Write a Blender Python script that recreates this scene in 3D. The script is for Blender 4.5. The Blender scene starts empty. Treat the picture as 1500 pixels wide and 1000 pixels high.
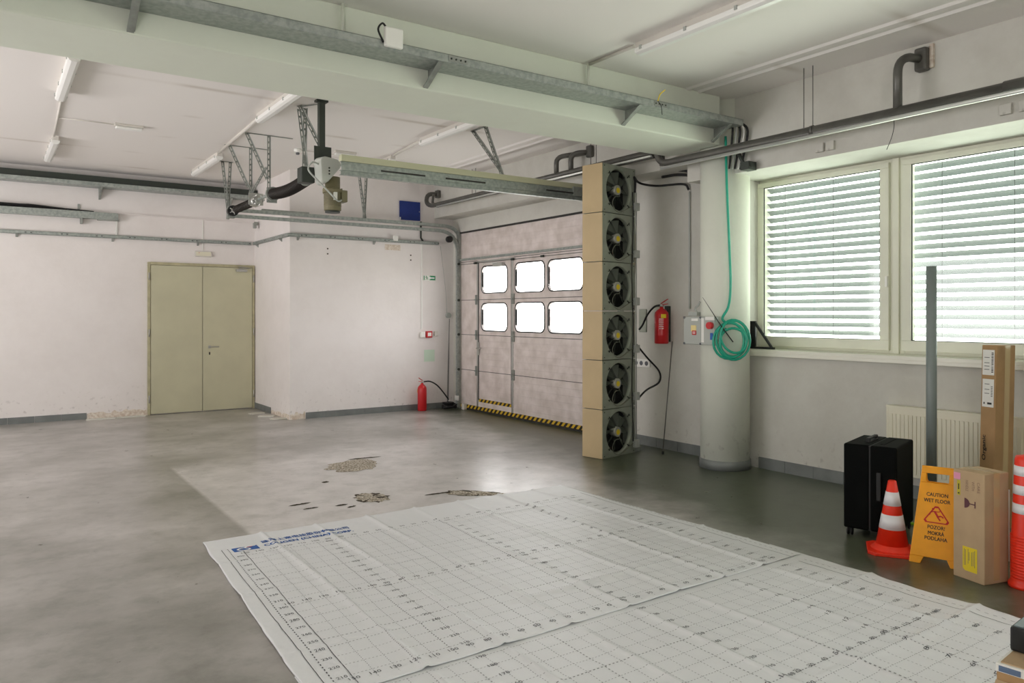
import bpy, bmesh, math, random
from mathutils import Vector, Matrix, noise
random.seed(7)
PI = math.pi
S = bpy.context.scene
COL = S.collection
# ------------------------------------------------------------------ camera, world, exposure
cam_d = bpy.data.cameras.new('camera'); cam = bpy.data.objects.new('camera', cam_d); COL.objects.link(cam)
cam.location = (0, 0, 1.6); cam.rotation_euler = (PI/2, 0, -math.radians(34.542))
cam_d.sensor_width = 36; cam_d.lens = 1118.6/1500*36; cam_d.shift_y = -40/1500; cam_d.clip_start = .05
S.camera = cam
S.view_settings.view_transform = 'Standard'; S.view_settings.look = 'None'
S.view_settings.gamma = 1; S.view_settings.use_curve_mapping = False
S.view_settings.exposure = 1.5
W = bpy.data.worlds.new('overcast_sky'); S.world = W; W.use_nodes = True
wn = W.node_tree; wn.nodes.clear()
tc = wn.nodes.new('ShaderNodeTexCoord'); sx = wn.nodes.new('ShaderNodeSeparateXYZ'); wn.links.new(tc.outputs['Generated'], sx.inputs[0])
ry = wn.nodes.new('ShaderNodeValToRGB')     # sky round the compass: bright cloud beyond the windows, dimmed and warmed on the left to balance the added opening
dt_ = wn.nodes.new('ShaderNodeVectorMath'); dt_.operation = 'DOT_PRODUCT'; wn.links.new(tc.outputs['Generated'], dt_.inputs[0]); dt_.inputs[1].default_value = (1, 0, 0)
mr = wn.nodes.new('ShaderNodeMapRange'); wn.links.new(dt_.outputs['Value'], mr.inputs[0]); mr.inputs[1].default_value = -1; mr.inputs[2].default_value = 1
wn.links.new(mr.outputs[0], ry.inputs[0])
ry.color_ramp.elements[0].position = .2; ry.color_ramp.elements[0].color = (.45, .437, .447, 1)
ry.color_ramp.elements[1].position = .75; ry.color_ramp.elements[1].color = (1.10, 1.14, 1.12, 1)
rg = wn.nodes.new('ShaderNodeValToRGB'); wn.links.new(mr.outputs[0], rg.inputs[0])     # ground: made pale on the left, greenish on the right, brightened to bounce light indoors
rg.color_ramp.elements[0].position = .2; rg.color_ramp.elements[0].color = (.80, .77, .78, 1)
rg.color_ramp.elements[1].position = .75; rg.color_ramp.elements[1].color = (.64, .67, .61, 1)
mz = wn.nodes.new('ShaderNodeMapRange'); mz.inputs[1].default_value = -.06; mz.inputs[2].default_value = .04; wn.links.new(sx.outputs['Z'], mz.inputs[0])
mm = wn.nodes.new('ShaderNodeMix'); mm.data_type = 'RGBA'; wn.links.new(mz.outputs[0], mm.inputs[0])
wn.links.new(rg.outputs[0], mm.inputs[6]); wn.links.new(ry.outputs[0], mm.inputs[7])
bg = wn.nodes.new('ShaderNodeBackground'); bg.inputs[1].default_value = 4.0
wn.links.new(mm.outputs[2], bg.inputs[0]); wo = wn.nodes.new('ShaderNodeOutputWorld'); wn.links.new(bg.outputs[0], wo.inputs[0])
def portal(name, loc, rot, sx_, sy_):
    l = bpy.data.lights.new(name, 'AREA'); l.shape = 'RECTANGLE'; l.size = sx_; l.size_y = sy_; l.cycles.is_portal = True
    o = bpy.data.objects.new(name, l); COL.objects.link(o); o.location = loc; o.rotation_euler = rot
portal('gate_daylight', (6.95, 9.3, 1.75), (0, PI/2, 0), 1.4, 3.8)
portal('window_daylight', (7.25, 2.9, 2.1), (0, PI/2, 0), 1.9, 4.9)
portal('unseen_rear_daylight', (7.25, -.6, 2.0), (0, PI/2, 0), 2.1, 1.7)  # unseen opening behind the camera, sized to balance the light
portal('added_front_daylight', (-3.15, -4.7, 1.5), (PI/2, 0, 0), 2.4, 3.0)  # added opening behind the camera, placed to let light in
portal('added_left_daylight', (-5.2, 8.3, 1.6), (0, -PI/2, 0), 2.7, 5.5)  # added left opening, sized to brighten the far bay
S.cycles.max_bounces = 10; S.cycles.diffuse_bounces = 7; S.cycles.glossy_bounces = 4; S.cycles.transparent_max_bounces = 12
S.cycles.caustics_reflective = False; S.cycles.caustics_refractive = False; S.cycles.sample_clamp_indirect = 8
S.cycles.use_denoising = True
# ------------------------------------------------------------------ materials
def srgb(r, g, b):
    f = lambda c: ((c/255+.055)/1.055)**2.4 if c > 10 else c/255/12.92
    return (f(r), f(g), f(b), 1)
def mat(name, col, rough=.6, metal=0, var=0, vscale=6, bump=0, bscale=40, col2=None, spec=None, coords='Object', detail=4):
    m = bpy.data.materials.new(name); m.use_nodes = True; t = m.node_tree; p = t.nodes['Principled BSDF']
    c = srgb(*col); p.inputs['Base Color'].default_value = c; p.inputs['Roughness'].default_value = rough; p.inputs['Metallic'].default_value = metal
    if spec is not None: p.inputs['Specular IOR Level'].default_value = spec
    tcn = t.nodes.new('ShaderNodeTexCoord')
    if var or col2:
        n = t.nodes.new('ShaderNodeTexNoise'); n.inputs['Scale'].default_value = vscale; n.inputs['Detail'].default_value = detail
        t.links.new(tcn.outputs[coords], n.inputs['Vector'])
        r = t.nodes.new('ShaderNodeValToRGB'); r.color_ramp.elements[0].position = .35; r.color_ramp.elements[1].position = .65
        c2 = srgb(*col2) if col2 else tuple(min(1, x*(1+var)) for x in c[:3])+(1,)
        r.color_ramp.elements[0].color = c if col2 else tuple(x*(1-var) for x in c[:3])+(1,); r.color_ramp.elements[1].color = c2
        t.links.new(n.outputs['Fac'], r.inputs[0]); t.links.new(r.outputs[0], p.inputs['Base Color'])
    if bump:
        n2 = t.nodes.new('ShaderNodeTexNoise'); n2.inputs['Scale'].default_value = bscale; n2.inputs['Detail'].default_value = 3
        t.links.new(tcn.outputs[coords], n2.inputs['Vector'])
        b = t.nodes.new('ShaderNodeBump'); b.inputs['Strength'].default_value = bump; b.inputs['Distance'].default_value = .01
        t.links.new(n2.outputs['Fac'], b.inputs['Height']); t.links.new(b.outputs[0], p.inputs['Normal'])
    return m
def wall_paint(name, col, dirt=.10):
    m = mat(name, col, .85, bump=.15, bscale=18); t = m.node_tree; p = t.nodes['Principled BSDF']
    tcn = [n for n in t.nodes if n.type == 'TEX_COORD'][0]
    n = t.nodes.new('ShaderNodeTexNoise'); n.inputs['Scale'].default_value = 1.6; n.inputs['Detail'].default_value = 6; n.inputs['Roughness'].default_value = .7
    t.links.new(tcn.outputs['Object'], n.inputs['Vector'])
    r = t.nodes.new('ShaderNodeValToRGB'); c = srgb(*col)
    r.color_ramp.elements[0].position = .3; r.color_ramp.elements[0].color = (c[0]*(1-dirt), c[1]*(1-dirt*1.1), c[2]*(1-dirt*1.2), 1)
    r.color_ramp.elements[1].position = .6; r.color_ramp.elements[1].color = c
    t.links.new(n.outputs['Fac'], r.inputs[0])
    # scuffs gathered in a band close to the floor
    s = t.nodes.new('ShaderNodeSeparateXYZ'); t.links.new(tcn.outputs['Object'], s.inputs[0])
    mrr = t.nodes.new('ShaderNodeMapRange'); mrr.inputs[1].default_value = .1; mrr.inputs[2].default_value = .55; mrr.inputs[3].default_value = 1; mrr.inputs[4].default_value = 0
    t.links.new(s.outputs['Z'], mrr.inputs[0])
    n3 = t.nodes.new('ShaderNodeTexNoise'); n3.inputs['Scale'].default_value = 14; n3.inputs['Detail'].default_value = 8; t.links.new(tcn.outputs['Object'], n3.inputs['Vector'])
    r3 = t.nodes.new('ShaderNodeValToRGB'); r3.color_ramp.elements[0].position = .60; r3.color_ramp.elements[1].position = .70
    t.links.new(n3.outputs['Fac'], r3.inputs[0])
    mu = t.nodes.new('ShaderNodeMath'); mu.operation = 'MULTIPLY'; t.links.new(mrr.outputs[0], mu.inputs[0]); t.links.new(r3.outputs[0], mu.inputs[1])
    mu2 = t.nodes.new('ShaderNodeMath'); mu2.operation = 'MULTIPLY'; t.links.new(mu.outputs[0], mu2.inputs[0]); mu2.inputs[1].default_value = .35
    mx = t.nodes.new('ShaderNodeMix'); mx.data_type = 'RGBA'; t.links.new(mu2.outputs[0], mx.inputs[0]); t.links.new(r.outputs[0], mx.inputs[6]); mx.inputs[7].default_value = srgb(120, 112, 102)
    t.links.new(mx.outputs[2], p.inputs['Base Color'])
    return m
M = {}
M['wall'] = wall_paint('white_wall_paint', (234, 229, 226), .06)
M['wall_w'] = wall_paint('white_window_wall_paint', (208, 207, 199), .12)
M['beam'] = wall_paint('green_white_beam_paint', (222, 227, 213), .04)
M['column'] = wall_paint('column_paint', (226, 229, 216), .05)
M['skirt'] = mat('grey_skirting_tile', (116, 120, 118), .5, var=.12, vscale=5)
M['plaster'] = mat('broken_plaster', (206, 190, 172), .95, bump=.8, bscale=60, col2=(232, 224, 212), vscale=25)
M['galv'] = mat('galvanised_steel', (172, 178, 173), .38, .4, bump=.05, bscale=60, col2=(146, 154, 149), vscale=26)
M['galv_dark'] = mat('dull_galvanised_steel', (152, 156, 150), .5, .3, var=.15, vscale=14)
M['steelpipe'] = mat('dark_painted_pipe', (98, 97, 92), .38, .35, var=.1, vscale=8)
M['brightpipe'] = mat('bright_steel_pipe', (236, 238, 234), .3, .6)
M['blacksteel'] = mat('black_green_steel', (58, 64, 58), .5, .3)
M['spring'] = mat('oiled_black_spring', (46, 42, 38), .45, .5)
M['cream'] = mat('cream_coated_sheet', (192, 170, 130), .55, var=.05, vscale=3, bump=.05, bscale=120)
M['fanplate'] = mat('grey_green_sheet', (150, 156, 142), .5, .25, var=.10, vscale=7)
M['blade'] = mat('dark_fan_blade', (84, 90, 80), .45, .2)
M['fandark'] = mat('dark_fan_interior', (42, 44, 40), .8)
M['hub'] = mat('fan_hub_grey', (176, 176, 166), .4, .4)
M['yellow'] = mat('yellow_label', (232, 206, 40), .6)
M['white'] = mat('white_plastic', (236, 236, 230), .4)
M['grey_plastic'] = mat('grey_plastic', (176, 180, 174), .5)
M['black'] = mat('black_plastic', (24, 25, 25), .45)
M['rubber'] = mat('black_rubber_cable', (22, 22, 22), .6)
M['door'] = mat('cream_door_paint', (196, 193, 164), .5, var=.04, vscale=2.5)
M['doorframe'] = mat('door_frame_paint', (176, 170, 138), .55, var=.12, vscale=10)
M['alu'] = mat('brushed_aluminium', (190, 190, 186), .35, .8)
M['gatepanel'] = mat('weathered_white_aluminium_panel', (236, 226, 222), .45, .15, bump=.06, bscale=80, col2=(214, 203, 196), vscale=5, detail=8)
M['seal'] = mat('dark_rubber_seal', (48, 46, 44), .7)
M['pvc'] = mat('cream_white_window_profile', (224, 225, 208), .4, var=.03, vscale=4)
M['sill'] = mat('window_sill_white', (232, 231, 218), .35)
M['slat'] = mat('grey_blind_slat', (112, 119, 119), .5)
M['red'] = mat('red_extinguisher_paint', (196, 28, 34), .3)
M['orange'] = mat('orange_red_plastic', (236, 50, 22), .42, var=.05, vscale=9)
M['reflect'] = mat('white_reflective_band', (232, 232, 236), .35)
M['signyel'] = mat('amber_sign_plastic', (246, 166, 18), .4, var=.04, vscale=12)
M['ink'] = mat('black_print', (30, 28, 28), .6)
M['inkgrey'] = mat('grey_print', (92, 95, 100), .7)
M['inkblue'] = mat('blue_print', (32, 92, 168), .6)
M['inkred'] = mat('red_print', (196, 36, 34), .6)
M['inkwhite'] = mat('white_print', (244, 244, 244), .6)
M['card'] = mat('brown_cardboard', (186, 160, 126), .8, var=.06, vscale=6, bump=.05, bscale=50)
M['card2'] = mat('darker_brown_cardboard', (172, 138, 96), .75, var=.08, vscale=5)
M['tape'] = mat('glossy_packing_tape', (196, 172, 128), .12, spec=.8)
M['pink'] = mat('pink_sticker', (226, 150, 180), .6)
M['case'] = mat('black_ribbed_shell', (5, 7, 6), .6, spec=.08, bump=.05, bscale=90)
M['pole'] = mat('grey_plastic_pipe', (126, 136, 134), .4, var=.05, vscale=3)
M['rad'] = mat('cream_radiator_enamel', (224, 220, 198), .35)
M['blue'] = mat('dark_blue_panel_paint', (28, 52, 128), .5, var=.06, vscale=8)
M['green'] = mat('green_sign_face', (30, 132, 84), .5)
M['teal'] = mat('green_pvc_hose', (28, 168, 138), .3)
M['lime'] = mat('lime_green_strap', (130, 190, 40), .5)
M['motor'] = mat('olive_grey_motor_paint', (118, 112, 84), .5, var=.08, vscale=12)
M['motorcase'] = mat('light_grey_motor_cover', (186, 190, 182), .45)
M['railcream'] = mat('cream_rail_profile', (196, 196, 166), .5, .1)
M['diffuser'] = mat('white_lamp_diffuser', (240, 240, 236), .3)
M['lampbody'] = mat('white_lamp_body', (214, 210, 202), .5)
M['rubble'] = mat('crumbled_concrete', (110, 96, 72), .95, bump=1.0, bscale=90, col2=(222, 214, 200), vscale=55, detail=8)
M['crack'] = mat('dark_crack_rim', (72, 64, 50), .9)
M['tile'] = mat('broken_white_tile', (214, 212, 202), .5)
M['mat'] = mat('white_tarpaulin_cloth', (230, 232, 234), .5, bump=.12, bscale=30)
def glass_mat(name, tint):
    m = bpy.data.materials.new(name); m.use_nodes = True; t = m.node_tree; t.nodes.clear()
    tr = t.nodes.new('ShaderNodeBsdfTransparent'); tr.inputs[0].default_value = tint
    gl = t.nodes.new('ShaderNodeBsdfGlossy'); gl.inputs['Roughness'].default_value = .02
    lw = t.nodes.new('ShaderNodeLayerWeight'); lw.inputs[0].default_value = .5
    pw = t.nodes.new('ShaderNodeMath'); pw.operation = 'POWER'; t.links.new(lw.outputs['Facing'], pw.inputs[0]); pw.inputs[1].default_value = 5
    fr = t.nodes.new('ShaderNodeMath'); fr.operation = 'MULTIPLY_ADD'; t.links.new(pw.outputs[0], fr.inputs[0]); fr.inputs[1].default_value = .9; fr.inputs[2].default_value = .04
    mx = t.nodes.new('ShaderNodeMixShader'); o = t.nodes.new('ShaderNodeOutputMaterial')
    t.links.new(fr.outputs[0], mx.inputs[0]); t.links.new(tr.outputs[0], mx.inputs[1]); t.links.new(gl.outputs[0], mx.inputs[2]); t.links.new(mx.outputs[0], o.inputs[0])
    return m
M['glass'] = glass_mat('window_glass', (.95, .98, .94, 1))
M['acrylic'] = glass_mat('gate_window_acrylic', (.97, .93, .95, 1))
def stripes(name, a, b, scale):
    m = mat(name, a, .5); t = m.node_tree; p = t.nodes['Principled BSDF']; tcn = [n for n in t.nodes if n.type == 'TEX_COORD'][0]
    s = t.nodes.new('ShaderNodeSeparateXYZ'); t.links.new(tcn.outputs['Object'], s.inputs[0])
    ad = t.nodes.new('ShaderNodeMath'); ad.operation = 'ADD'; t.links.new(s.outputs['Y'], ad.inputs[0]); t.links.new(s.outputs['Z'], ad.inputs[1])
    mu = t.nodes.new('ShaderNodeMath'); mu.operation = 'MULTIPLY'; t.links.new(ad.outputs[0], mu.inputs[0]); mu.inputs[1].default_value = scale
    fr = t.nodes.new('ShaderNodeMath'); fr.operation = 'FRACT'; t.links.new(mu.outputs[0], fr.inputs[0])
    g = t.nodes.new('ShaderNodeMath'); g.operation = 'GREATER_THAN'; t.links.new(fr.outputs[0], g.inputs[0]); g.inputs[1].default_value = .5
    mx = t.nodes.new('ShaderNodeMix'); mx.data_type = 'RGBA'; t.links.new(g.outputs[0], mx.inputs[0]); mx.inputs[6].default_value = srgb(*a); mx.inputs[7].default_value = srgb(*b)
    t.links.new(mx.outputs[2], p.inputs['Base Color']); return m
M['hazard'] = stripes('black_yellow_hazard_tape', (214, 176, 40), (26, 24, 22), 9)
# floor: grey coating, cloudy wear, a pale dusty repaired slab beside the damage, some reflection and shade painted in
def floor_mat():
    m = bpy.data.materials.new('grey_floor_coating'); m.use_nodes = True; t = m.node_tree; p = t.nodes['Principled BSDF']; L = t.links.new
    N = lambda k: t.nodes.new(k)
    def math_(op, a, b=None):
        n = N('ShaderNodeMath'); n.operation = op
        for i, v in enumerate((a, b)):
            if v is None: continue
            if isinstance(v, (int, float)): n.inputs[i].default_value = v
            else: L(v, n.inputs[i])
        return n.outputs[0]
    c = N('ShaderNodeTexCoord'); s = N('ShaderNodeSeparateXYZ'); L(c.outputs['Object'], s.inputs[0])
    def noise_(sc, det=6, rough=.6):
        n = N('ShaderNodeTexNoise'); n.inputs['Scale'].default_value = sc; n.inputs['Detail'].default_value = det; n.inputs['Roughness'].default_value = rough
        L(c.outputs['Object'], n.inputs['Vector']); return n.outputs['Fac']
    a = noise_(.9); b = noise_(5.5, 8, .7)
    r = N('ShaderNodeValToRGB'); L(a, r.inputs[0]); r.color_ramp.elements[0].position = .35; r.color_ramp.elements[0].color = srgb(140, 138, 131)
    r.color_ramp.elements[1].position = .68; r.color_ramp.elements[1].color = srgb(192, 188, 185)
    r2 = N('ShaderNodeValToRGB'); L(b, r2.inputs[0]); r2.color_ramp.elements[0].position = .3; r2.color_ramp.elements[0].color = (.90, .90, .90, 1); r2.color_ramp.elements[1].position = .65; r2.color_ramp.elements[1].color = (1.06, 1.06, 1.06, 1)
    mx = N('ShaderNodeMix'); mx.data_type = 'RGBA'; mx.blend_type = 'MULTIPLY'; mx.inputs[0].default_value = 1; L(r.outputs[0], mx.inputs[6]); L(r2.outputs[0], mx.inputs[7])
    # repaired slab x 1.55..4.6, y 4..8.7, softened and broken by noise, painted paler for the floor's reflections
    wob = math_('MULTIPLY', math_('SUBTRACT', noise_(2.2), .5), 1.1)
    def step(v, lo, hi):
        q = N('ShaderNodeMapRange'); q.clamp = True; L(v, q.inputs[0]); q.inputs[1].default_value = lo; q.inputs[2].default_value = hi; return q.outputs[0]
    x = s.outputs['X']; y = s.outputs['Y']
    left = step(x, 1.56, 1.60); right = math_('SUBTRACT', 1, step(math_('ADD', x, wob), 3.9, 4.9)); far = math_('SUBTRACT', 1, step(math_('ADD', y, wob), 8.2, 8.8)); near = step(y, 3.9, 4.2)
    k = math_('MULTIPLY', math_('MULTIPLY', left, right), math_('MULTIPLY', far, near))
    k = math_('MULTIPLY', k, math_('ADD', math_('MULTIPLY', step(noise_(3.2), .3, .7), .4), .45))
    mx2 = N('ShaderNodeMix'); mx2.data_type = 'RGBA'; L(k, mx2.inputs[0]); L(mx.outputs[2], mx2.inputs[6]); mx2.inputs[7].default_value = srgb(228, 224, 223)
    # darker, greener coating towards the windows and the fans, soft shade and duller reflection painted in
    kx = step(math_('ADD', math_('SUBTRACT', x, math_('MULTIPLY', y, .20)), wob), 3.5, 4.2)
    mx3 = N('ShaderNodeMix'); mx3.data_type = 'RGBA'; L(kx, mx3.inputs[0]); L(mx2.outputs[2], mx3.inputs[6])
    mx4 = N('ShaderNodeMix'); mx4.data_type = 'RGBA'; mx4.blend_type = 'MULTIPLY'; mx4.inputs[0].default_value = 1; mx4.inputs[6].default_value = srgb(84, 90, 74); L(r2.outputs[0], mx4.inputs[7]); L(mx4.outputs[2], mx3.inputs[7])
    r5 = N('ShaderNodeValToRGB'); L(noise_(4.2, 9, .72), r5.inputs[0]); r5.color_ramp.elements[0].position = .36; r5.color_ramp.elements[0].color = (.80, .81, .79, 1); r5.color_ramp.elements[1].position = .52; r5.color_ramp.elements[1].color = (1, 1, 1, 1)
    mx5 = N('ShaderNodeMix'); mx5.data_type = 'RGBA'; mx5.blend_type = 'MULTIPLY'; mx5.inputs[0].default_value = 1; L(mx3.outputs[2], mx5.inputs[6]); L(r5.outputs[0], mx5.inputs[7])
    L(mx5.outputs[2], p.inputs['Base Color'])
    rr = N('ShaderNodeMapRange'); L(b, rr.inputs[0]); rr.inputs[1].default_value = .3; rr.inputs[2].default_value = .7; rr.inputs[3].default_value = .27; rr.inputs[4].default_value = .32; p.inputs['Specular IOR Level'].default_value = .6
    L(rr.outputs[0], p.inputs['Roughness'])
    bp = N('ShaderNodeBump'); bp.inputs['Strength'].default_value = .03; bp.inputs['Distance'].default_value = .01; L(noise_(9, 6, .65), bp.inputs['Height']); L(bp.outputs[0], p.inputs['Normal'])
    return m
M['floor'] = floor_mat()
def ceiling_mat():
    m = mat('white_ceiling_paint', (240, 236, 232), .9); t = m.node_tree; p = t.nodes['Principled BSDF']; L = t.links.new
    c = [n for n in t.nodes if n.type == 'TEX_COORD'][0]; s = t.nodes.new('ShaderNodeSeparateXYZ'); L(c.outputs['Object'], s.inputs[0])
    # slab joints every 1.2 m across the hall with dusty streaks that come and go
    def M_(op, a, b=None):
        n = t.nodes.new('ShaderNodeMath'); n.operation = op
        for i, v in enumerate((a, b)):
            if v is None: continue
            if isinstance(v, (int, float)): n.inputs[i].default_value = v
            else: L(v, n.inputs[i])
        return n.outputs[0]
    d = M_('ABSOLUTE', M_('SUBTRACT', M_('FRACT', M_('MULTIPLY', s.outputs['Y'], 1/1.2)), .5))
    near = t.nodes.new('ShaderNodeMapRange'); L(d, near.inputs[0]); near.inputs[1].default_value = .0; near.inputs[2].default_value = .06; near.inputs[3].default_value = 1; near.inputs[4].default_value = 0
    n = t.nodes.new('ShaderNodeTexNoise'); n.inputs['Scale'].default_value = .9; L(c.outputs['Object'], n.inputs['Vector'])
    st = t.nodes.new('ShaderNodeMapRange'); L(n.outputs['Fac'], st.inputs[0]); st.inputs[1].default_value = .5; st.inputs[2].default_value = .62
    k = M_('MULTIPLY', M_('MULTIPLY', near.outputs[0], st.outputs[0]), .5)
    mx = t.nodes.new('ShaderNodeMix'); mx.data_type = 'RGBA'; L(k, mx.inputs[0]); mx.inputs[6].default_value = srgb(240, 236, 232); mx.inputs[7].default_value = srgb(176, 164, 146)
    L(mx.outputs[2], p.inputs['Base Color']); return m
M['ceil'] = ceiling_mat()
# ------------------------------------------------------------------ mesh helpers
def nb(): return bmesh.new()
def box(bm, lo, hi, mtx=None):
    x0, y0, z0 = lo; x1, y1, z1 = hi
    v = [Vector(p) for p in ((x0,y0,z0),(x1,y0,z0),(x1,y1,z0),(x0,y1,z0),(x0,y0,z1),(x1,y0,z1),(x1,y1,z1),(x0,y1,z1))]
    if mtx: v = [mtx @ p for p in v]
    v = [bm.verts.new(p) for p in v]
    for f in ((0,3,2,1),(4,5,6,7),(0,1,5,4),(1,2,6,5),(2,3,7,6),(3,0,4,7)): bm.faces.new([v[i] for i in f])
    return bm
def quad(bm, pts):
    bm.faces.new([bm.verts.new(Vector(p)) for p in pts]); return bm
def tube(bm, pts, r, seg=12, cap=True, closed=False):
    pts = [Vector(p) for p in pts]; n = len(pts); rs = r if isinstance(r, (list, tuple)) else [r]*n
    d0 = (pts[1]-pts[0]).normalized(); up = Vector((0,0,1)) if abs(d0.z) < .9 else Vector((1,0,0))
    a = d0.cross(up).normalized(); rings = []
    for i, p in enumerate(pts):
        if closed: d = (pts[(i+1) % n]-pts[i-1]).normalized()
        elif i == 0: d = d0
        elif i == n-1: d = (pts[i]-pts[i-1]).normalized()
        else: d = ((pts[i+1]-p).normalized()+(p-pts[i-1]).normalized()).normalized()
        a = (a-d*a.dot(d)).normalized(); b = d.cross(a)
        rings.append([bm.verts.new(p+(a*math.cos(2*PI*k/seg)+b*math.sin(2*PI*k/seg))*rs[i]) for k in range(seg)])
    m = n if closed else n-1
    for i in range(m):
        A, B = rings[i], rings[(i+1) % n]
        for k in range(seg):
            f = bm.faces.new((A[k], A[(k+1) % seg], B[(k+1) % seg], B[k])); f.smooth = True
    if cap and not closed: bm.faces.new(rings[0][::-1]); bm.faces.new(rings[-1])
    return bm
def lathe(bm, prof, c=(0,0,0), seg=32, smooth=True, mtx=None, z_rot=0):
    c = Vector(c); rings = []
    for r, z in prof:
        ring = []
        for k in range(seg):
            a = 2*PI*k/seg+z_rot; p = Vector((r*math.cos(a), r*math.sin(a), z))
            if mtx: p = mtx @ p
            ring.append(bm.verts.new(p+c))
        rings.append(ring)
    for A, B in zip(rings, rings[1:]):
        for k in range(seg):
            f = bm.faces.new((A[k], A[(k+1) % seg], B[(k+1) % seg], B[k])); f.smooth = smooth
    bm.faces.new(rings[0][::-1]); bm.faces.new(rings[-1]); return bm
def prism(bm, pts, n, th):
    """extrude polygon pts (3-D list) by vector n*th"""
    o = Vector(n)*th; a = [bm.verts.new(Vector(p)) for p in pts]; b = [bm.verts.new(Vector(p)+o) for p in pts]; k = len(pts)
    bm.faces.new(a[::-1]); bm.faces.new(b)
    for i in range(k): bm.faces.new((a[i], a[(i+1) % k], b[(i+1) % k], b[i]))
    return bm
def arc(p0, c, p1, n=6):
    p0, c, p1 = map(Vector, (p0, c, p1)); return [p0*(1-t)**2+c*2*t*(1-t)+p1*t*t for t in [i/n for i in range(n+1)]]
def spline(pts, n=8):
    P = [Vector(p) for p in pts]; P = [P[0]*2-P[1]]+P+[P[-1]*2-P[-2]]; out = []
    for i in range(1, len(P)-2):
        a, b, c, d = P[i-1:i+3]
        for k in range(n):
            t = k/n; out.append(.5*((2*b)+(c-a)*t+(2*a-5*b+4*c-d)*t*t+(3*b-a-3*c+d)*t**3))
    out.append(P[-2]); return out
def obj(name, bm, m, parent=None, bevel=0, seg=2, smooth=False):
    bmesh.ops.recalc_face_normals(bm, faces=bm.faces[:])
    me = bpy.data.meshes.new(name)
    if smooth:
        for f in bm.faces: f.smooth = True
    bm.to_mesh(me); bm.free()
    o = bpy.data.objects.new(name, me); COL.objects.link(o); me.materials.append(M[m] if isinstance(m, str) else m)
    if parent: o.parent = parent; o.matrix_parent_inverse = Matrix.Identity(4)
    if bevel:
        b = o.modifiers.new('bevel', 'BEVEL'); b.width = bevel; b.segments = seg; b.limit_method = 'ANGLE'; b.angle_limit = math.radians(40)
    return o
def tag(o, label, cat, group=None):
    o['label'] = label; o['category'] = cat
    if group: o['group'] = group
    return o
def thing(name, label, cat, loc=(0,0,0), rz=0, group=None):
    o = bpy.data.objects.new(name, None); COL.objects.link(o); o.location = loc; o.rotation_euler = (0,0,rz); o.empty_display_size = .1
    return tag(o, label, cat, group)
def struct(name, bm, m, parent=None, bevel=0, label=None):
    o = obj(name, bm, m, parent, bevel)
    if parent is None: o['kind'] = 'structure'
    if label: o['label'] = label
    return o
def dup(root, loc=None, rz=None, label=None):
    r = root.copy(); COL.objects.link(r)
    if loc is not None: r.location = loc
    if rz is not None: r.rotation_euler = (0,0,rz)
    if label: r['label'] = label
    for ch in list(root.children):
        c = ch.copy(); COL.objects.link(c); c.parent = r
        for g in ch.children:
            d = g.copy(); COL.objects.link(d); d.parent = c
    return r
_tcache = {}
def text_data(s):
    if s in _tcache: return _tcache[s]
    cu = bpy.data.curves.new('t', 'FONT'); cu.body = s; cu.size = 1; cu.resolution_u = 2
    o = bpy.data.objects.new('t', cu); COL.objects.link(o)
    dg = bpy.context.evaluated_depsgraph_get(); dg.update()
    me = bpy.data.meshes.new_from_object(o.evaluated_get(dg))
    vs = [v.co.copy() for v in me.vertices]; fs = [tuple(p.vertices) for p in me.polygons]
    bpy.data.objects.remove(o); bpy.data.curves.remove(cu); bpy.data.meshes.remove(me)
    if vs:
        x0 = min(v.x for v in vs); x1 = max(v.x for v in vs); y0 = min(v.y for v in vs); y1 = max(v.y for v in vs)
    else: x0 = x1 = y0 = y1 = 0
    _tcache[s] = (vs, fs, x0, x1, y0, y1); return _tcache[s]
def text(bm, s, origin, right, up, height, width=None, bold=0, fn=None):
    """text whose glyph box starts at origin; cap height = height; optional exact width"""
    vs, fs, x0, x1, y0, y1 = text_data(s)
    if not vs: return bm
    right = Vector(right).normalized(); up = Vector(up).normalized(); o = Vector(origin)
    sy = height/(y1-y0); sx = width/(x1-x0) if width else sy
    offs = [(0,0)] if not bold else [(0,0),(bold,0),(0,bold*.6),(bold,bold*.6)]
    nrm = right.cross(up)
    for j, (bx, by) in enumerate(offs):
        nv = [bm.verts.new((fn(o+right*((v.x-x0)*sx+bx)+up*((v.y-y0)*sy+by)) if fn else o+right*((v.x-x0)*sx+bx)+up*((v.y-y0)*sy+by))+nrm*j*.00005) for v in vs]
        for f in fs:
            try: bm.faces.new([nv[i] for i in f])
            except ValueError: pass
    return bm
ZC, XL, WX, YB, YK = 3.79, 6.27, 6.64, 13.28, 11.43
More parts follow.
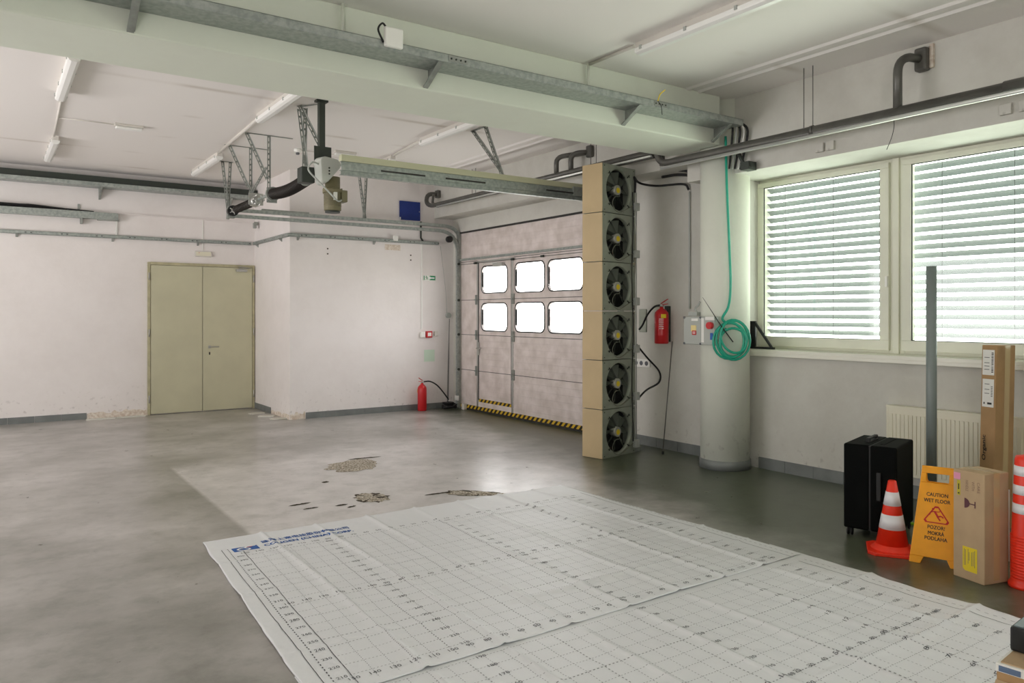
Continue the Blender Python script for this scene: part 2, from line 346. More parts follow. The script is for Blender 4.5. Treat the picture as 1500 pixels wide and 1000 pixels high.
# ------------------------------------------------------------------ room shell
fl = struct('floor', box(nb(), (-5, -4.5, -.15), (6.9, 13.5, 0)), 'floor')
ce = struct('ceiling', box(nb(), (-5, -4.5, ZC), (6.9, 13.5, ZC+.2)), 'ceil')
struct('wall_back', box(nb(), (-5.2, YB, 0), (6.9, YB+.25, ZC)), 'wall')
struct('wall_alcove', box(nb(), (3.785, YK, 0), (6.9, YB, ZC)), 'wall', label='white wall block jutting out between double door and roller gate')
b = nb()                                                     # window / gate wall with its openings
box(b, (WX, 11.20, 0), (6.9, YK, ZC)); box(b, (WX, 5.28, 0), (6.9, 7.25, ZC)); box(b, (WX, 7.25, 2.99), (6.9, 11.20, ZC))
box(b, (WX, .5, 0), (7.12, 5.28, 1.19)); box(b, (WX, .5, 3.03), (7.12, 5.28, ZC)); box(b, (WX, .15, 0), (7.12, .5, ZC)); box(b, (WX, -4.5, 0), (7.12, .15, 1.0)); box(b, (WX, -4.5, 3.03), (7.12, .15, ZC)); box(b, (WX, -4.5, 1.0), (7.12, -1.4, 3.03))  # bare rear opening is unseen, cut for extra light
box(b, (6.9, 5.28, 0), (7.12, 5.5, ZC))
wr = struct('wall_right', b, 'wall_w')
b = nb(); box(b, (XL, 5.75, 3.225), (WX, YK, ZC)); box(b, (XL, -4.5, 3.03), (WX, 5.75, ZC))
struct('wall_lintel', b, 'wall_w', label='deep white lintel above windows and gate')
b = nb(); box(b, (-5.2, -4.5, 0), (-5, 5.6, ZC)); box(b, (-5.2, 11, 0), (-5, YB, ZC)); box(b, (-5.2, 5.6, 2.9), (-5, 11, ZC)); box(b, (-5.2, 5.6, 0), (-5, 11, .3)); struct('wall_left', b, 'wall')  # the opening on this side is added for its light
b = nb(); box(b, (-5.2, -4.7, 0), (-4.3, -4.5, ZC)); box(b, (-2.0, -4.7, 0), (7.1, -4.5, ZC)); box(b, (-4.3, -4.7, 3.0), (-2.0, -4.5, ZC)); struct('wall_front', b, 'wall')  # gap behind the camera is added for its light
# beam between the bays
b = nb(); box(b, (-5, 5.14, 3.30), (6.08, 5.845, ZC)); box(b, (6.08, 5.30, 3.34), (XL, 5.80, ZC))
struct('trim_beam', b, 'beam', bevel=.012, label='broad pale green-white concrete beam crossing the ceiling')
# ceiling beads along the window side
b = nb()
for x0, x1 in ((5.58, 5.66), (5.74, 5.80)):
    for y0, y1 in ((-4.5, 5.14), (5.845, YK)): prism(b, [(x0, y0, ZC), (x0+.02, y0, ZC-.018), (x1-.02, y0, ZC-.018), (x1, y0, ZC)], (0,1,0), y1-y0)
struct('trim_ceiling_bead', b, 'ceil')
# round column
b = nb(); lathe(b, [(.252, 0), (.252, ZC)], (6.385, 5.335, 0), 48)
col = struct('column', b, 'column', label='round white column beside the window')
b = nb(); lathe(b, [(.262, 0), (.262, .095), (.253, .098)], (6.385, 5.335, 0), 48); struct('trim_column_base', b, 'skirt')
# skirting
def skirt(name, segs, h=.10, t=.012):
    b = nb()
    for (x0, y0, x1, y1, nx, ny) in segs:
        L = math.hypot(x1-x0, y1-y0); n = max(1, round(L/.33)); ux, uy = (x1-x0)/L, (y1-y0)/L
        for i in range(n):
            a = L*i/n+.0015; c = L*(i+1)/n-.0015
            prism(b, [(x0+ux*a, y0+uy*a, 0), (x0+ux*c, y0+uy*c, 0), (x0+ux*c+nx*t, y0+uy*c+ny*t, 0), (x0+ux*a+nx*t, y0+uy*a+ny*t, 0)], (0,0,1), h)
    return struct(name, b, 'skirt')
skirt('baseboard_right', [(WX, .3, WX, 5.1, -1, 0), (WX, 5.55, WX, 7.25, -1, 0)], .115)
skirt('baseboard_back', [(-4.8, YB, 1.26, YB, 0, -1)], .095)
skirt('baseboard_alcove', [(4.03, YK, 6.62, YK, 0, -1), (3.785, YB-.02, 3.785, 12.35, -1, 0)], .095)
# broken plaster where the skirting has come off
def ragged(x0, x1, y, h, ny, seed, vertical_axis='x'):
    random.seed(seed); b = nb(); n = 16; top = [(x0+(x1-x0)*i/n, h*(.55+.45*random.random())) for i in range(n+1)]
    for (xa, za), (xb, zb) in zip(top, top[1:]):
        if vertical_axis == 'x': prism(b, [(xa, y, 0), (xb, y, 0), (xb, y, zb), (xa, y, za)], (0, ny, 0), .006+.004*random.random())
        else: prism(b, [(y, xa, 0), (y, xb, 0), (y, xb, zb), (y, xa, za)], (ny, 0, 0), .006)
    return b
struct('trim_broken_plaster', ragged(1.27, 2.11, YB, .12, -1, 3), 'plaster')
struct('trim_broken_plaster', ragged(3.79, 4.02, YK, .12, -1, 4), 'plaster')
struct('trim_broken_plaster', ragged(11.45, 12.34, 3.785, .08, -1, 5, 'y'), 'plaster')
# floor damage
def patch(cx, cy, lx, ly, rz, seed, taper=0, mname='rubble', nm='chipped_patch', z=.0025):
    random.seed(seed); b = nb(); N_ = 34; R = Matrix.Rotation(rz, 3, 'Z'); rim = []
    for k in range(N_):
        a = 2*PI*k/N_; r = .72+.28*random.random(); x = math.cos(a)*lx*r; y = math.sin(a)*ly*r*(1-taper*math.cos(a))
        rim.append(R @ Vector((x, y, 0))+Vector((cx, cy, z)))
    c = b.verts.new((cx, cy, z+.003)); rv = [b.verts.new(p) for p in rim]
    mid = [b.verts.new(p*.5+Vector((cx, cy, z))*.5+Vector((0,0,.006*random.random()))) for p in rim]
    for k in range(N_):
        j = (k+1) % N_; b.faces.new((rv[k], rv[j], mid[j], mid[k])); b.faces.new((mid[k], mid[j], c))
    o = obj(nm, b, mname, fl); return o
patch(2.77, 6.18, .168, .212, .1, 32, 0, 'crack', 'crack', .0012); patch(3.60, 5.80, .32, .112, -.75, 33, .3, 'crack', 'crack', .0012); patch(3.22, 7.62, .38, .30, .85, 11, .4); patch(2.77, 6.18, .155, .20, .1, 12); patch(3.60, 5.80, .30, .10, -.75, 13, .3)
patch(3.45, 7.92, .22, .022, -.1, 19, 0, 'crack', 'crack'); patch(3.33, 5.98, .16, .018, -.1, 20, 0, 'crack', 'crack')
patch(2.17, 6.30, .11, .018, .1, 14, 0, 'crack', 'crack'); patch(2.45, 6.08, .06, .02, 0, 15, 0, 'crack', 'crack'); patch(2.50, 5.98, .05, .016, .3, 16, 0, 'crack', 'crack'); patch(2.2, 6.12, .07, .010, 0, 17, 0, 'crack', 'crack'); patch(2.66, 7.0, .04, .03, 0, 18, 0, 'crack', 'crack')
# broken tiles lying near the alcove corner
random.seed(2)
TL = ['white piece of broken tile farthest into the alcove', 'white piece of broken tile, middle of the three by alcove corner', 'white broken tile piece lying nearest the alcove corner', 'long white shard of broken skirting on floor by the double door', 'long white broken shard farther left along the wall']
for (x, y, lx, ly, rz, lb) in ((3.58, 12.45, .12, .09, .3, TL[0]), (3.62, 12.02, .13, .10, -.4, TL[1]), (3.68, 11.62, .14, .09, .15, TL[2]), (1.86, 13.14, .24, .05, .05, TL[3]), (1.45, 13.12, .22, .06, .0, TL[4])):
    b = nb(); prism(b, [(-lx, -ly*.6, 0), (lx*.8, -ly, 0), (lx, ly*.3, 0), (lx*.1, ly, 0), (-lx*.9, ly*.7, 0)], (0,0,1), .014)
    o = obj('broken_tile', b, 'tile'); o.location = (x, y, .001); o.rotation_euler = (0,0,rz); tag(o, lb, 'tile', 'broken tiles along the back wall')
# ------------------------------------------------------------------ windows
XF = 6.86
def frame_rect(b, x0, x1, ya, yb, za, zb, w):
    box(b, (x0, ya, za), (x1, ya+w, zb)); box(b, (x0, yb-w, za), (x1, yb, zb)); box(b, (x0, ya+w, za), (x1, yb-w, za+w)); box(b, (x0, ya+w, zb-w), (x1, yb-w, zb))
def window(n, y0, y1, z0=1.235, z1=3.03, glass_lo=1.36, glass_hi=2.95):
    b = nb(); frame_rect(b, XF+.02, XF+.09, y0, y1, z0, z1, .045); w = struct(f'window_{n}', b, 'pvc', bevel=.003)
    w['label'] = f'white framed window with closed casement behind grey slats'
    b = nb(); ya, yb = y0+.03, y1-.03
    box(b, (XF-.01, ya, z0+.03), (XF+.06, yb, glass_lo)); box(b, (XF-.01, ya, glass_hi), (XF+.06, yb, z1-.03))
    box(b, (XF-.01, ya, glass_lo), (XF+.06, ya+.085, glass_hi)); box(b, (XF-.01, yb-.085, glass_lo), (XF+.06, yb, glass_hi))
    obj('window_sash', b, 'pvc', w, bevel=.004)
    b = nb(); frame_rect(b, XF+.002, XF+.012, ya+.075, yb-.075, glass_lo-.01, glass_hi+.01, .016); obj('glazing_gasket', b, 'seal', w)
    b = nb(); box(b, (XF+.02, ya+.08, glass_lo-.005), (XF+.026, yb-.08, glass_hi+.005)); obj('window_pane', b, 'glass', w)
    return w
w1 = window(1, 3.80, 5.325); w2 = window(2, 2.16, 3.74); w3 = window(3, .5, 2.10)
b = nb(); box(b, (XF+.0, 3.74, 1.235), (XF+.09, 3.80, 3.03)); box(b, (XF+.0, 2.10, 1.235), (XF+.09, 2.16, 3.03)); struct('trim_window_post', b, 'pvc', bevel=.004)
for yy, zz in ((3.845, 1.9), (5.30, 2.86), (5.30, 1.6)):
    b = nb(); box(b, (XF-.03, yy-.012, zz-.05), (XF-.008, yy+.012, zz+.05)); obj('window_hinge' if yy > 5 else 'window_latch', b, 'white', w1, bevel=.003)
b = nb(); box(b, (WX-.05, .4, 1.195), (XF+.03, 5.24, 1.235)); box(b, (WX-.05, .4, 1.165), (WX-.03, 5.24, 1.2)); struct('trim_window_sill', b, 'sill', bevel=.006)
# outside venetian blinds
def blind(y0, y1, label, tilt=math.radians(-35), half_open=None):
    t = thing('venetian_blind', label, 'blind', (7.04, (y0+y1)/2, 1.3), 0, 'outside slat blinds'); hw = (y1-y0)/2; b = nb(); z = .035; i = 0
    while z < 1.66:
        c, s_ = math.cos(tilt), math.sin(tilt); pr = []
        for k in range(6):
            u = -.04+.08*k/5; cur = .006*(1-(u/.04)**2)
            pr.append((u*c-cur*s_, u*s_+cur*c))
        va = [b.verts.new((x, -hw, z+zz)) for x, zz in pr]; vb = [b.verts.new((x, hw, z+zz)) for x, zz in pr]
        vc = [b.verts.new((x, -hw, z+zz-.0012)) for x, zz in pr]; vd = [b.verts.new((x, hw, z+zz-.0012)) for x, zz in pr]
        for k in range(5):
            b.faces.new((va[k], va[k+1], vb[k+1], vb[k])); b.faces.new((vc[k], vd[k], vd[k+1], vc[k+1]))
        b.faces.new((va[0], vb[0], vd[0], vc[0])); b.faces.new((va[5], vc[5], vd[5], vb[5]))
        z += .08; i += 1
    obj('slats', b, 'slat', t)
    b = nb(); box(b, (-.03, -hw, .0), (.03, hw, .018)); obj('bottom_rail', b, 'alu', t)
    b = nb(); box(b, (-.05, -hw, 1.70), (.05, hw, 1.78)); obj('head_box', b, 'alu', t)
    for f in (-.76, -.12, .62):
        b = nb(); tube(b, [(-.045, hw*f, 0), (-.045, hw*f, 1.7)], .0018, 6); tube(b, [(.045, hw*f, 0), (.045, hw*f, 1.7)], .0018, 6); obj('ladder_cord', b, 'rubber', t)
    return t
blind(3.82, 5.32, 'grey slatted blind outside the window next to the column')
blind(2.15, 3.72, 'grey slatted blind outside the window behind the upright grey pipe')
blind(.55, 2.09, 'grey slatted blind outside the window nearest the camera')
# ------------------------------------------------------------------ double door on the back wall
d1 = struct('door_1', frame := nb(), 'doorframe') if False else None
b = nb(); DY = YB-.03
box(b, (2.105, YB-.05, 0), (2.145, YB, 2.43)); box(b, (3.735, YB-.05, 0), (3.775, YB, 2.43)); box(b, (2.145, YB-.05, 2.385), (3.735, YB, 2.43))
d1 = struct('door_1', b, 'doorframe', bevel=.004); d1['label'] = 'cream double door in the back wall'
for x0, x1 in ((2.15, 2.928), (2.936, 3.73)):
    b = nb(); box(b, (x0, YB-.045, .012), (x1, YB-.005, 2.38)); lf = obj('door_leaf', b, 'door', d1, bevel=.003)
    if x0 > 2.5:
        b = nb(); tube(b, [(3.04, YB-.046, 1.06), (3.04, YB-.085, 1.06), (3.055, YB-.09, 1.06), (3.18, YB-.09, 1.06)], .009, 8); box(b, (3.02, YB-.052, 1.035), (3.06, YB-.044, 1.085)); obj('door_handle', b, 'alu', lf)
        b = nb(); box(b, (3.03, YB-.05, .93), (3.05, YB-.044, .975)); obj('keyhole', b, 'ink', lf)
        b = nb(); box(b, (3.46, YB-.10, 2.315), (3.64, YB-.045, 2.355)); obj('door_closer', b, 'alu', lf, bevel=.004)
        b = nb(); tube(b, [(3.5, YB-.08, 2.36), (3.68, YB-.12, 2.375), (3.5, YB-.05, 2.40)], .006, 6); obj('closer_arm', b, 'alu', lf)
for xx in (2.125, 3.755):
    for zz in (.25, 1.30, 2.2):
        b = nb(); tube(b, [(xx, YB-.056, zz-.06), (xx, YB-.056, zz+.06)], .01, 8); obj('door_hinge', b, 'alu', d1)
# ------------------------------------------------------------------ sectional gate
gx = 6.66
g = thing('sectional_gate', 'large white sectional gate with small rounded windows and a walk-through door', 'gate', (gx, 9.2, 0))
def rrect(y0, y1, z0, z1, r, n=6):
    pts = []
    for cy, cz, a0 in ((y1-r, z1-r, 0), (y0+r, z1-r, PI/2), (y0+r, z0+r, PI), (y1-r, z0+r, 1.5*PI)):
        for k in range(n+1):
            a = a0+PI/2*k/n; pts.append((cy+r*math.cos(a), cz+r*math.sin(a)))
    out = []
    for i, p in enumerate(pts):                              # a midpoint on each straight side
        out.append(p); q = pts[(i+1) % len(pts)]
        if (i+1) % (n+1) == 0: out.append(((p[0]+q[0])/2, (p[1]+q[1])/2))
    return out
def panel(b, y0, y1, z0, z1, holes, x0=0, x1=.04):
    """panel with rounded holes; each hole in its own column strip"""
    cols = []; ys = [y0]
    for h in sorted(holes): ys.append(h[0]-.05 if h[0]-.05 > ys[-1] else ys[-1]+.001); ys.append(h[1]+.05)
    def plain(a, c):
        if c-a > .002: box(b, (x0, a, z0), (x1, c, z1))
    cur = y0
    for h in sorted(holes):
        a = max(cur, h[0]-.03); c = min(h[1]+.03, y1); plain(cur, a); cur = c
        inner = rrect(h[0], h[1], h[2], h[3], .09); n = len(inner); cy, cz = (h[0]+h[1])/2, (h[2]+h[3])/2
        outer = []
        for (py, pz) in inner:
            dy, dz = py-cy, pz-cz; k = min((c-cy)/dy if dy > 1e-6 else ((a-cy)/dy if dy < -1e-6 else 1e9), (z1-cz)/dz if dz > 1e-6 else ((z0-cz)/dz if dz < -1e-6 else 1e9))
            outer.append((cy+dy*k, cz+dz*k))
        # include the rectangle's corners
        A = [b.verts.new((x0, p, q)) for p, q in inner]; B = [b.verts.new((x0, p, q)) for p, q in outer]; C = [b.verts.new((x1, p, q)) for p, q in inner]
        cor = {}
        for i in range(n):
            j = (i+1) % n; b.faces.new((A[i], A[j], C[j], C[i]))
            (oy, oz), (py, pz) = outer[i], outer[j]
            e1 = 'y' if abs(oy-a) < 1e-7 or abs(oy-c) < 1e-7 else 'z'; e2 = 'y' if abs(py-a) < 1e-6 or abs(py-c) < 1e-6 else 'z'
            if e1 != e2:
                k = b.verts.new((x0, c if (oy+py)/2 > cy else a, z1 if (oz+pz)/2 > cz else z0)); b.faces.new((A[i], A[j], B[j], k, B[i]))
            else: b.faces.new((A[i], A[j], B[j], B[i]))
    plain(cur, y1)
secs = [(.05, .664), (.668, 1.255), (1.259, 1.835), (1.839, 2.475), (2.479, 2.985)]
GY = 9.2
wins = {2: [(7.98-GY, 8.75-GY, 1.34, 1.765), (8.85-GY, 9.58-GY, 1.34, 1.765)], 3: [(7.98-GY, 8.75-GY, 1.94, 2.37), (8.85-GY, 9.58-GY, 1.94, 2.37)]}
wick = {2: [(9.81-GY, 10.54-GY, 1.34, 1.765)], 3: [(9.81-GY, 10.54-GY, 1.95, 2.365)]}
Ya, Yw0, Yw1, Yb = 7.25-GY, 9.66-GY, 10.66-GY, 11.2-GY
def pane(parent, h):
    b = nb(); R1 = rrect(h[0], h[1], h[2], h[3], .09); R2 = rrect(h[0]-.018, h[1]+.018, h[2]-.018, h[3]+.018, .105); n = len(R1)
    A = [b.verts.new((-.008, *p)) for p in R1]; B = [b.verts.new((-.008, *p)) for p in R2]; C = [b.verts.new((.002, *p)) for p in R2]; D = [b.verts.new((.03, *p)) for p in R1]
    for i in range(n):
        j = (i+1) % n; b.faces.new((A[i], A[j], B[j], B[i])); b.faces.new((B[i], B[j], C[j], C[i])); b.faces.new((A[i], D[i], D[j], A[j]))
    f = obj('window_gasket', b, 'seal', parent)
    b = nb(); pts = rrect(h[0], h[1], h[2], h[3], .09); quad(b, [(.02, *p) for p in pts]); 
    obj('window_pane', b, 'acrylic', parent)
for i, (z0, z1) in enumerate(secs):
    top = i == 4; b = nb(); hs = wins.get(i, [])
    if top: panel(b, Ya, Yb, z0, z1, [])
    else: panel(b, Ya, Yw0, z0, z1, hs)
    # pressed ribs
    for k in range(1, 6):
        zz = z0+(z1-z0)*k/6
        for (a, c) in ([(Ya, Yb)] if top else ([(Ya, Yw0)] if not hs else [])): box(b, (-.007, a, zz-.004), (.001, c, zz+.004))
    s_ = obj('gate_section', b, 'gatepanel', g)
    for h in hs: pane(s_, h)
    if not top:
        b = nb(); panel(b, Yw1, Yb, z0, z1, [])
        for k in range(1, 6): zz = z0+(z1-z0)*k/6; box(b, (-.007, Yw1, zz-.004), (.001, Yb, zz+.004))
        obj('gate_section', b, 'gatepanel', g)
b = nb()
for z in (.666, 1.257, 1.837, 2.477):
    box(b, (-.001, Ya, z-.004), (.02, Yw0-.03, z+.004)); box(b, (-.001, Yw1+.03, z-.004), (.02, Yb, z+.004))
obj('section_joint', b, 'seal', g)
b = nb()
for z in (.666, 1.257, 1.837): box(b, (-.001, Yw0+.02, z-.004), (.02, Yw1-.02, z+.004))
obj('wicket_joint', b, 'seal', g)
# wicket door
for i in range(4):
    z0, z1 = secs[i]; z0 = .20 if i == 0 else z0; z1 = 2.44 if i == 3 else z1; b = nb(); hs = wick.get(i, []); panel(b, Yw0+.02, Yw1-.02, z0, z1, hs)
    if not hs:
        for k in range(1, 6):
            zz = z0+(z1-z0)*k/6; box(b, (-.007, Yw0+.04, zz-.004), (.001, Yw1-.04, zz+.004))
    s_ = obj('wicket_door_section', b, 'gatepanel', g)
    for h in hs: pane(s_, h)
b = nb(); box(b, (-.002, Yw0, .05), (.04, Yw1, .20)); obj('gate_threshold', b, 'gatepanel', g); b = nb(); box(b, (-.002, Yw0, 2.44), (.04, Yw1, 2.475)); obj('wicket_header', b, 'gatepanel', g)
b = nb(); box(b, (-.012, Yw0-.025, .06), (.02, Yw0+.018, 2.475)); box(b, (-.012, Yw1-.018, .06), (.02, Yw1+.025, 2.475)); box(b, (-.012, Yw0, 2.44), (.02, Yw1, 2.47)); obj('wicket_frame', b, 'alu', g, bevel=.003)
b = nb(); box(b, (-.010, Yw0+.024, .2), (.03, Yw0+.030, 2.44)); box(b, (-.014, Yw1-.030, .2), (.03, Yw1-.024, 2.44)); obj('wicket_gap', b, 'seal', g)
b = nb(); box(b, (-.04, Yw0-.01, 1.0), (-.012, Yw0+.02, 1.01)); 
b = nb(); tube(b, [(-.012, 10.62-GY, 1.04), (-.06, 10.62-GY, 1.04), (-.065, 10.60-GY, 1.04), (-.065, 10.48-GY, 1.04)], .01, 8); box(b, (-.02, 10.60-GY, .93), (-.01, 10.64-GY, 1.14)); obj('door_handle', b, 'alu', g)
b = nb(); box(b, (-.07, 9.86-GY, 2.345), (-.004, 10.12-GY, 2.405)); tube(b, [(-.05, 10.0-GY, 2.41), (-.16, 10.22-GY, 2.40), (-.03, 10.45-GY, 2.40)], .008, 6); obj('door_closer', b, 'alu', g, bevel=.004)
for yy in (Yw0-.03, Yw1+.03):
    for z in (.666, 1.257, 1.837):
        b = nb(); box(b, (-.022, yy-.03, z-.08), (-.002, yy-.005, z+.08)); box(b, (-.022, yy+.005, z-.08), (-.002, yy+.03, z+.08)); tube(b, [(-.024, yy-.035, z), (-.024, yy+.035, z)], .012, 8); obj('hinge', b, 'galv_dark', g)
b = nb(); box(b, (-.012, Ya, .03), (.045, Yb, .085)); obj('bottom_hazard_tape', b, 'hazard', g)
b = nb(); box(b, (-.006, Yw0+.03, .165), (.0, Yw1-.03, .215)); obj('threshold_hazard_tape', b, 'hazard', g)
b = nb(); box(b, (-.005, Ya, 0), (.04, Yb, .03)); obj('bottom_seal', b, 'seal', g)
b = nb(); box(b, (-.035, Ya, 2.50), (-.003, Yb, 2.535)); obj('stiffening_bar', b, 'galv', g)
b = nb(); tube(b, [(-.012, Ya, 2.44), (-.012, Yb, 2.44)], .004, 6)
for yy in (9.62-GY, 8.86-GY, 10.70-GY): tube(b, [(-.03, yy-.03, 2.44), (-.03, yy+.03, 2.44)], .018, 10)
obj('hinge_rod', b, 'blacksteel', g)
b = nb(); box(b, (-.03, Ya, 2.965), (.0, Yb, 2.99)); obj('top_seal', b, 'seal', g)
# tracks: far and near
def track(y, name, label):
    t = thing(name, label, 'rail', (6.6, y, 0), 0, 'gate tracks')
    for dz, nm in ((0, 'lower_rail'), (.085, 'upper_rail')):
        b = nb(); pts = [Vector((0, 0, .02)), Vector((0, 0, 2.62+dz))]+arc((0, 0, 2.62+dz), (0, 0, 3.0+dz), (-.38, 0, 3.0+dz), 8)[1:]+[Vector((-3.72, 0, 3.0+dz))]
        if dz: pts = arc((0.03, 0, 2.78+dz), (0.02, 0, 3.0+dz), (-.3, 0, 3.0+dz), 6)+[Vector((-3.72, 0, 3.0+dz))]
        for i in range(len(pts)-1):
            a, c = pts[i], pts[i+1]; d = (c-a).normalized(); n = Vector((-d.z, 0, d.x))
            L_ = (c-a).length+.004; m = Matrix.Translation(a) @ Matrix(((d.x, 0, n.x, 0), (0, 1, 0, 0), (d.z, 0, n.z, 0), (0,0,0,1)))
            box(b, (0, -.028, -.022), (L_, -.025, .022), m); box(b, (0, -.028, -.024), (L_, .02, -.021), m); box(b, (0, -.028, .021), (L_, .02, .024), m)
        obj(nm, b, 'galv', t)
    b = nb(); box(b, (.01, -.03, 0), (.045, .05, 3.0)); obj('side_post', b, 'galv_dark' if y > 9 else 'galv_dark', t)
    b = nb()
    for z in (.666, 1.257, 1.837, 2.45): tube(b, [(0, -.05, z), (0, .03, z)], .022, 10)
    obj('roller', b, 'blacksteel', t)
    return t
tf = track(11.22, 'gate_track', 'far galvanised gate track curving from upright to overhead beside the white wall')
tn = track(7.18, 'gate_track', 'near galvanised overhead gate track running from fan stack to motor')
b = nb(); box(b, (-3.72, -.035, 3.11), (.0, .03, 3.175)); obj('cream_profile', b, 'railcream', tn, bevel=.003)
b = nb(); box(b, (-3.72, -.045, 3.02), (-.1, -.03, 3.085)); obj('outer_channel', b, 'galv', tn)
for x in (-3.3, -2.55, -1.2): 
    b = nb(); box(b, (x, -.055, 3.045), (x+.5, -.044, 3.06)); obj('slot_strip', b, 'seal', tn)
b = nb(); box(b, (-.8, -.06, 3.02), (-.3, .02, 3.13)); obj('track_joint', b, 'galv_dark', tn)
b = nb(); box(b, (-3.3, -.03, 3.11), (-2.6, .02, 3.13)); obj('splice_strip', b, 'galv_dark', tf)
b = nb(); tube(b, [(-.18, -.06, 2.86), (-.18, .0, 2.86)], .055, 20); obj('cable_drum', b, 'black', tf)
b = nb(); tube(b, [(-.25, -.06, 2.88), (-.25, .0, 2.88)], .055, 20); obj('cable_drum', b, 'black', tn)
for t_ in (tf,):
    b = nb(); tube(b, [(-.03, -.06, 0.14), (-.03, -.06, 0.22)], .02, 10); tube(b, [(-.03, -.0, 0.14), (-.03, -.0, 0.22)], .02, 10); obj('bolt_pair', b, 'white', t_)
# spring shaft, springs, couplings
sh = thing('spring_shaft', 'overhead spring shaft with two black coil springs hanging from the ceiling', 'shaft', (2.83, 11.1, 3.04))
b = nb(); tube(b, [(0, .05, 0), (0, -3.6, 0)], .0127, 12); obj('shaft', b, 'galv', sh)
def coil(y0, y1, r, turns, parent, sag=0):
    b = nb(); core = [(0, y0+(y1-y0)*i/12, sag*math.sin(PI*i/12)) for i in range(13)]; tube(b, core, r*.9, 16)
    n = turns*10; P_ = []
    for i in range(n+1):
        u = i/n; a = 2*PI*turns*u; P_.append((math.cos(a)*r*.93, y0+(y1-y0)*u, math.sin(a)*r*.93+sag*math.sin(PI*u)))
    tube(b, P_, r*.13, 5); obj('spring', b, 'spring', parent)
coil(-.30, -1.1, .052, 14, sh); coil(-1.95, -3.05, .066, 34, sh, -.03)
b = nb(); tube(b, [(0, -.03, 0), (0, -.14, 0)], .062, 24); tube(b, [(0, -.145, 0), (0, -.15, 0)], .075, 24); obj('cable_drum', b, 'black', sh)
b = nb(); tube(b, [(0, -.150, 0), (0, -.158, 0)], .03, 12)
for k in range(5):
    a = 2*PI*k/5; tube(b, [(0, -.155, 0), (.055*math.cos(a), -.155, .055*math.sin(a))], .006, 6)
obj('drum_spokes', b, 'alu', sh)
b = nb(); box(b, (-.05, -.05, -.09), (.05, .03, .05)); obj('end_bearing_plate', b, 'galv_dark', sh)
random.seed(5); b = nb(); tube(b, [(0, -1.16, 0), (0, -1.30, 0)], .07, 16); box(b, (-.09, -1.24, -.05), (.09, -1.22, .10)); tube(b, [(0, -1.32, 0), (0, -1.36, 0)], .045, 12)
for k in range(6): tube(b, [(.06*math.cos(k), -1.14, .06*math.sin(k)), (.06*math.cos(k), -1.38, .06*math.sin(k))], .012, 6)
obj('spring_coupling', b, 'alu', sh)
b = nb(); tube(b, [(0, -1.90, 0), (0, -1.95, 0)], .085, 20); box(b, (-.06, -1.90, -.10), (.06, -1.88, .08)); tube(b, [(0, -3.05, 0), (0, -3.08, 0)], .06, 16); obj('spring_cone', b, 'galv_dark', sh)
b = nb(); tube(b, [(0, -1.38, .0), (0, -1.88, .02)], .02, 8); box(b, (-.02, -1.9, .0), (.02, -1.38, .012)); obj('tie_bar', b, 'galv', sh)
# perforated steel hangers from the ceiling
def perf(b, p, q, w=.036, nhole=.07, side=(1,0,0)):
    """angle strip with slots, p -> q"""
    p, q = Vector(p), Vector(q); d = (q-p); L_ = d.length; d.normalize(); sd = Vector(side); sd = (sd-d*sd.dot(d)).normalized(); n = d.cross(sd)
    m = Matrix.Translation(p) @ Matrix(((d.x, sd.x, n.x, 0), (d.y, sd.y, n.y, 0), (d.z, sd.z, n.z, 0), (0,0,0,1)))
    box(b, (0, -w/2, 0), (L_, -w*.16, .003), m); box(b, (0, w*.16, 0), (L_, w/2, .003), m); box(b, (0, w/2-.003, 0), (L_, w/2, w*.8), m)
    k = 0
    while k*nhole < L_:
        box(b, (k*nhole, -w*.17, 0), (min(L_, k*nhole+.022), w*.17, .003), m); k += 1
def hanger(name, label, loc, strips):
    t = thing(name, label, 'bracket', loc, 0, 'perforated steel hangers')
    for nm, p, q in strips:
        b = nb(); perf(b, p, q, side=(1, 0, 0) if abs((Vector(q)-Vector(p)).x) < .3 or abs((Vector(q)-Vector(p)).z) > .2 else (0, 1, 0)); obj(nm, b, 'galv_dark', t)
    return t
H0 = .0
hanger('ceiling_hanger', 'narrow perforated steel hanger at the far end of the spring shaft', (2.83, 11.25, 3.0), [('strut', (.06, .1, .79), (0, 0, .08)), ('strut', (-.05, .1, .79), (0, 0, .08)), ('top_rail', (-.25, .1, .785), (.1, .1, .785)), ('upright', (0, 0, .1), (0, 0, -.05))])
hanger('ceiling_hanger', 'triangular perforated steel hanger over the smaller black spring', (2.83, 10.22, 3.04), [('top_rail', (-.3, 0, .745), (.3, 0, .745)), ('strut', (-.24, 0, .745), (0, 0, .22)), ('upright', (.03, 0, .745), (.03, 0, -.02)), ('strut', (.03, 0, .12), (.03, -.7, .38))])
hanger('ceiling_hanger', 'triangular perforated steel hanger next to the larger black spring', (2.83, 9.40, 3.05), [('top_rail', (-.27, 0, .735), (.32, 0, .735)), ('strut', (-.25, 0, .735), (0, 0, .20)), ('upright', (.02, 0, .735), (.02, 0, -.02))])
hanger('ceiling_hanger', 'crossed perforated steel hanger left of the gate motor', (2.80, 7.80, 3.08), [('upright', (-.02, .1, .70), (-.02, .15, -.02)), ('strut', (-.10, .05, .70), (.10, -.05, .25)), ('top_rail', (-.10, .1, .70), (.06, -.15, .70)), ('strut', (-.09, .1, .68), (-.0, .1, .0))])
hanger('ceiling_hanger', 'V-shaped perforated steel hanger halfway along the near gate rail', (4.80, 7.18, 3.19), [('top_rail', (-.02, .62, .59), (-.02, .32, .59)), ('strut', (-.02, .60, .59), (.0, .05, .05)), ('upright', (-.0, .35, .59), (.0, .0, -.03))])
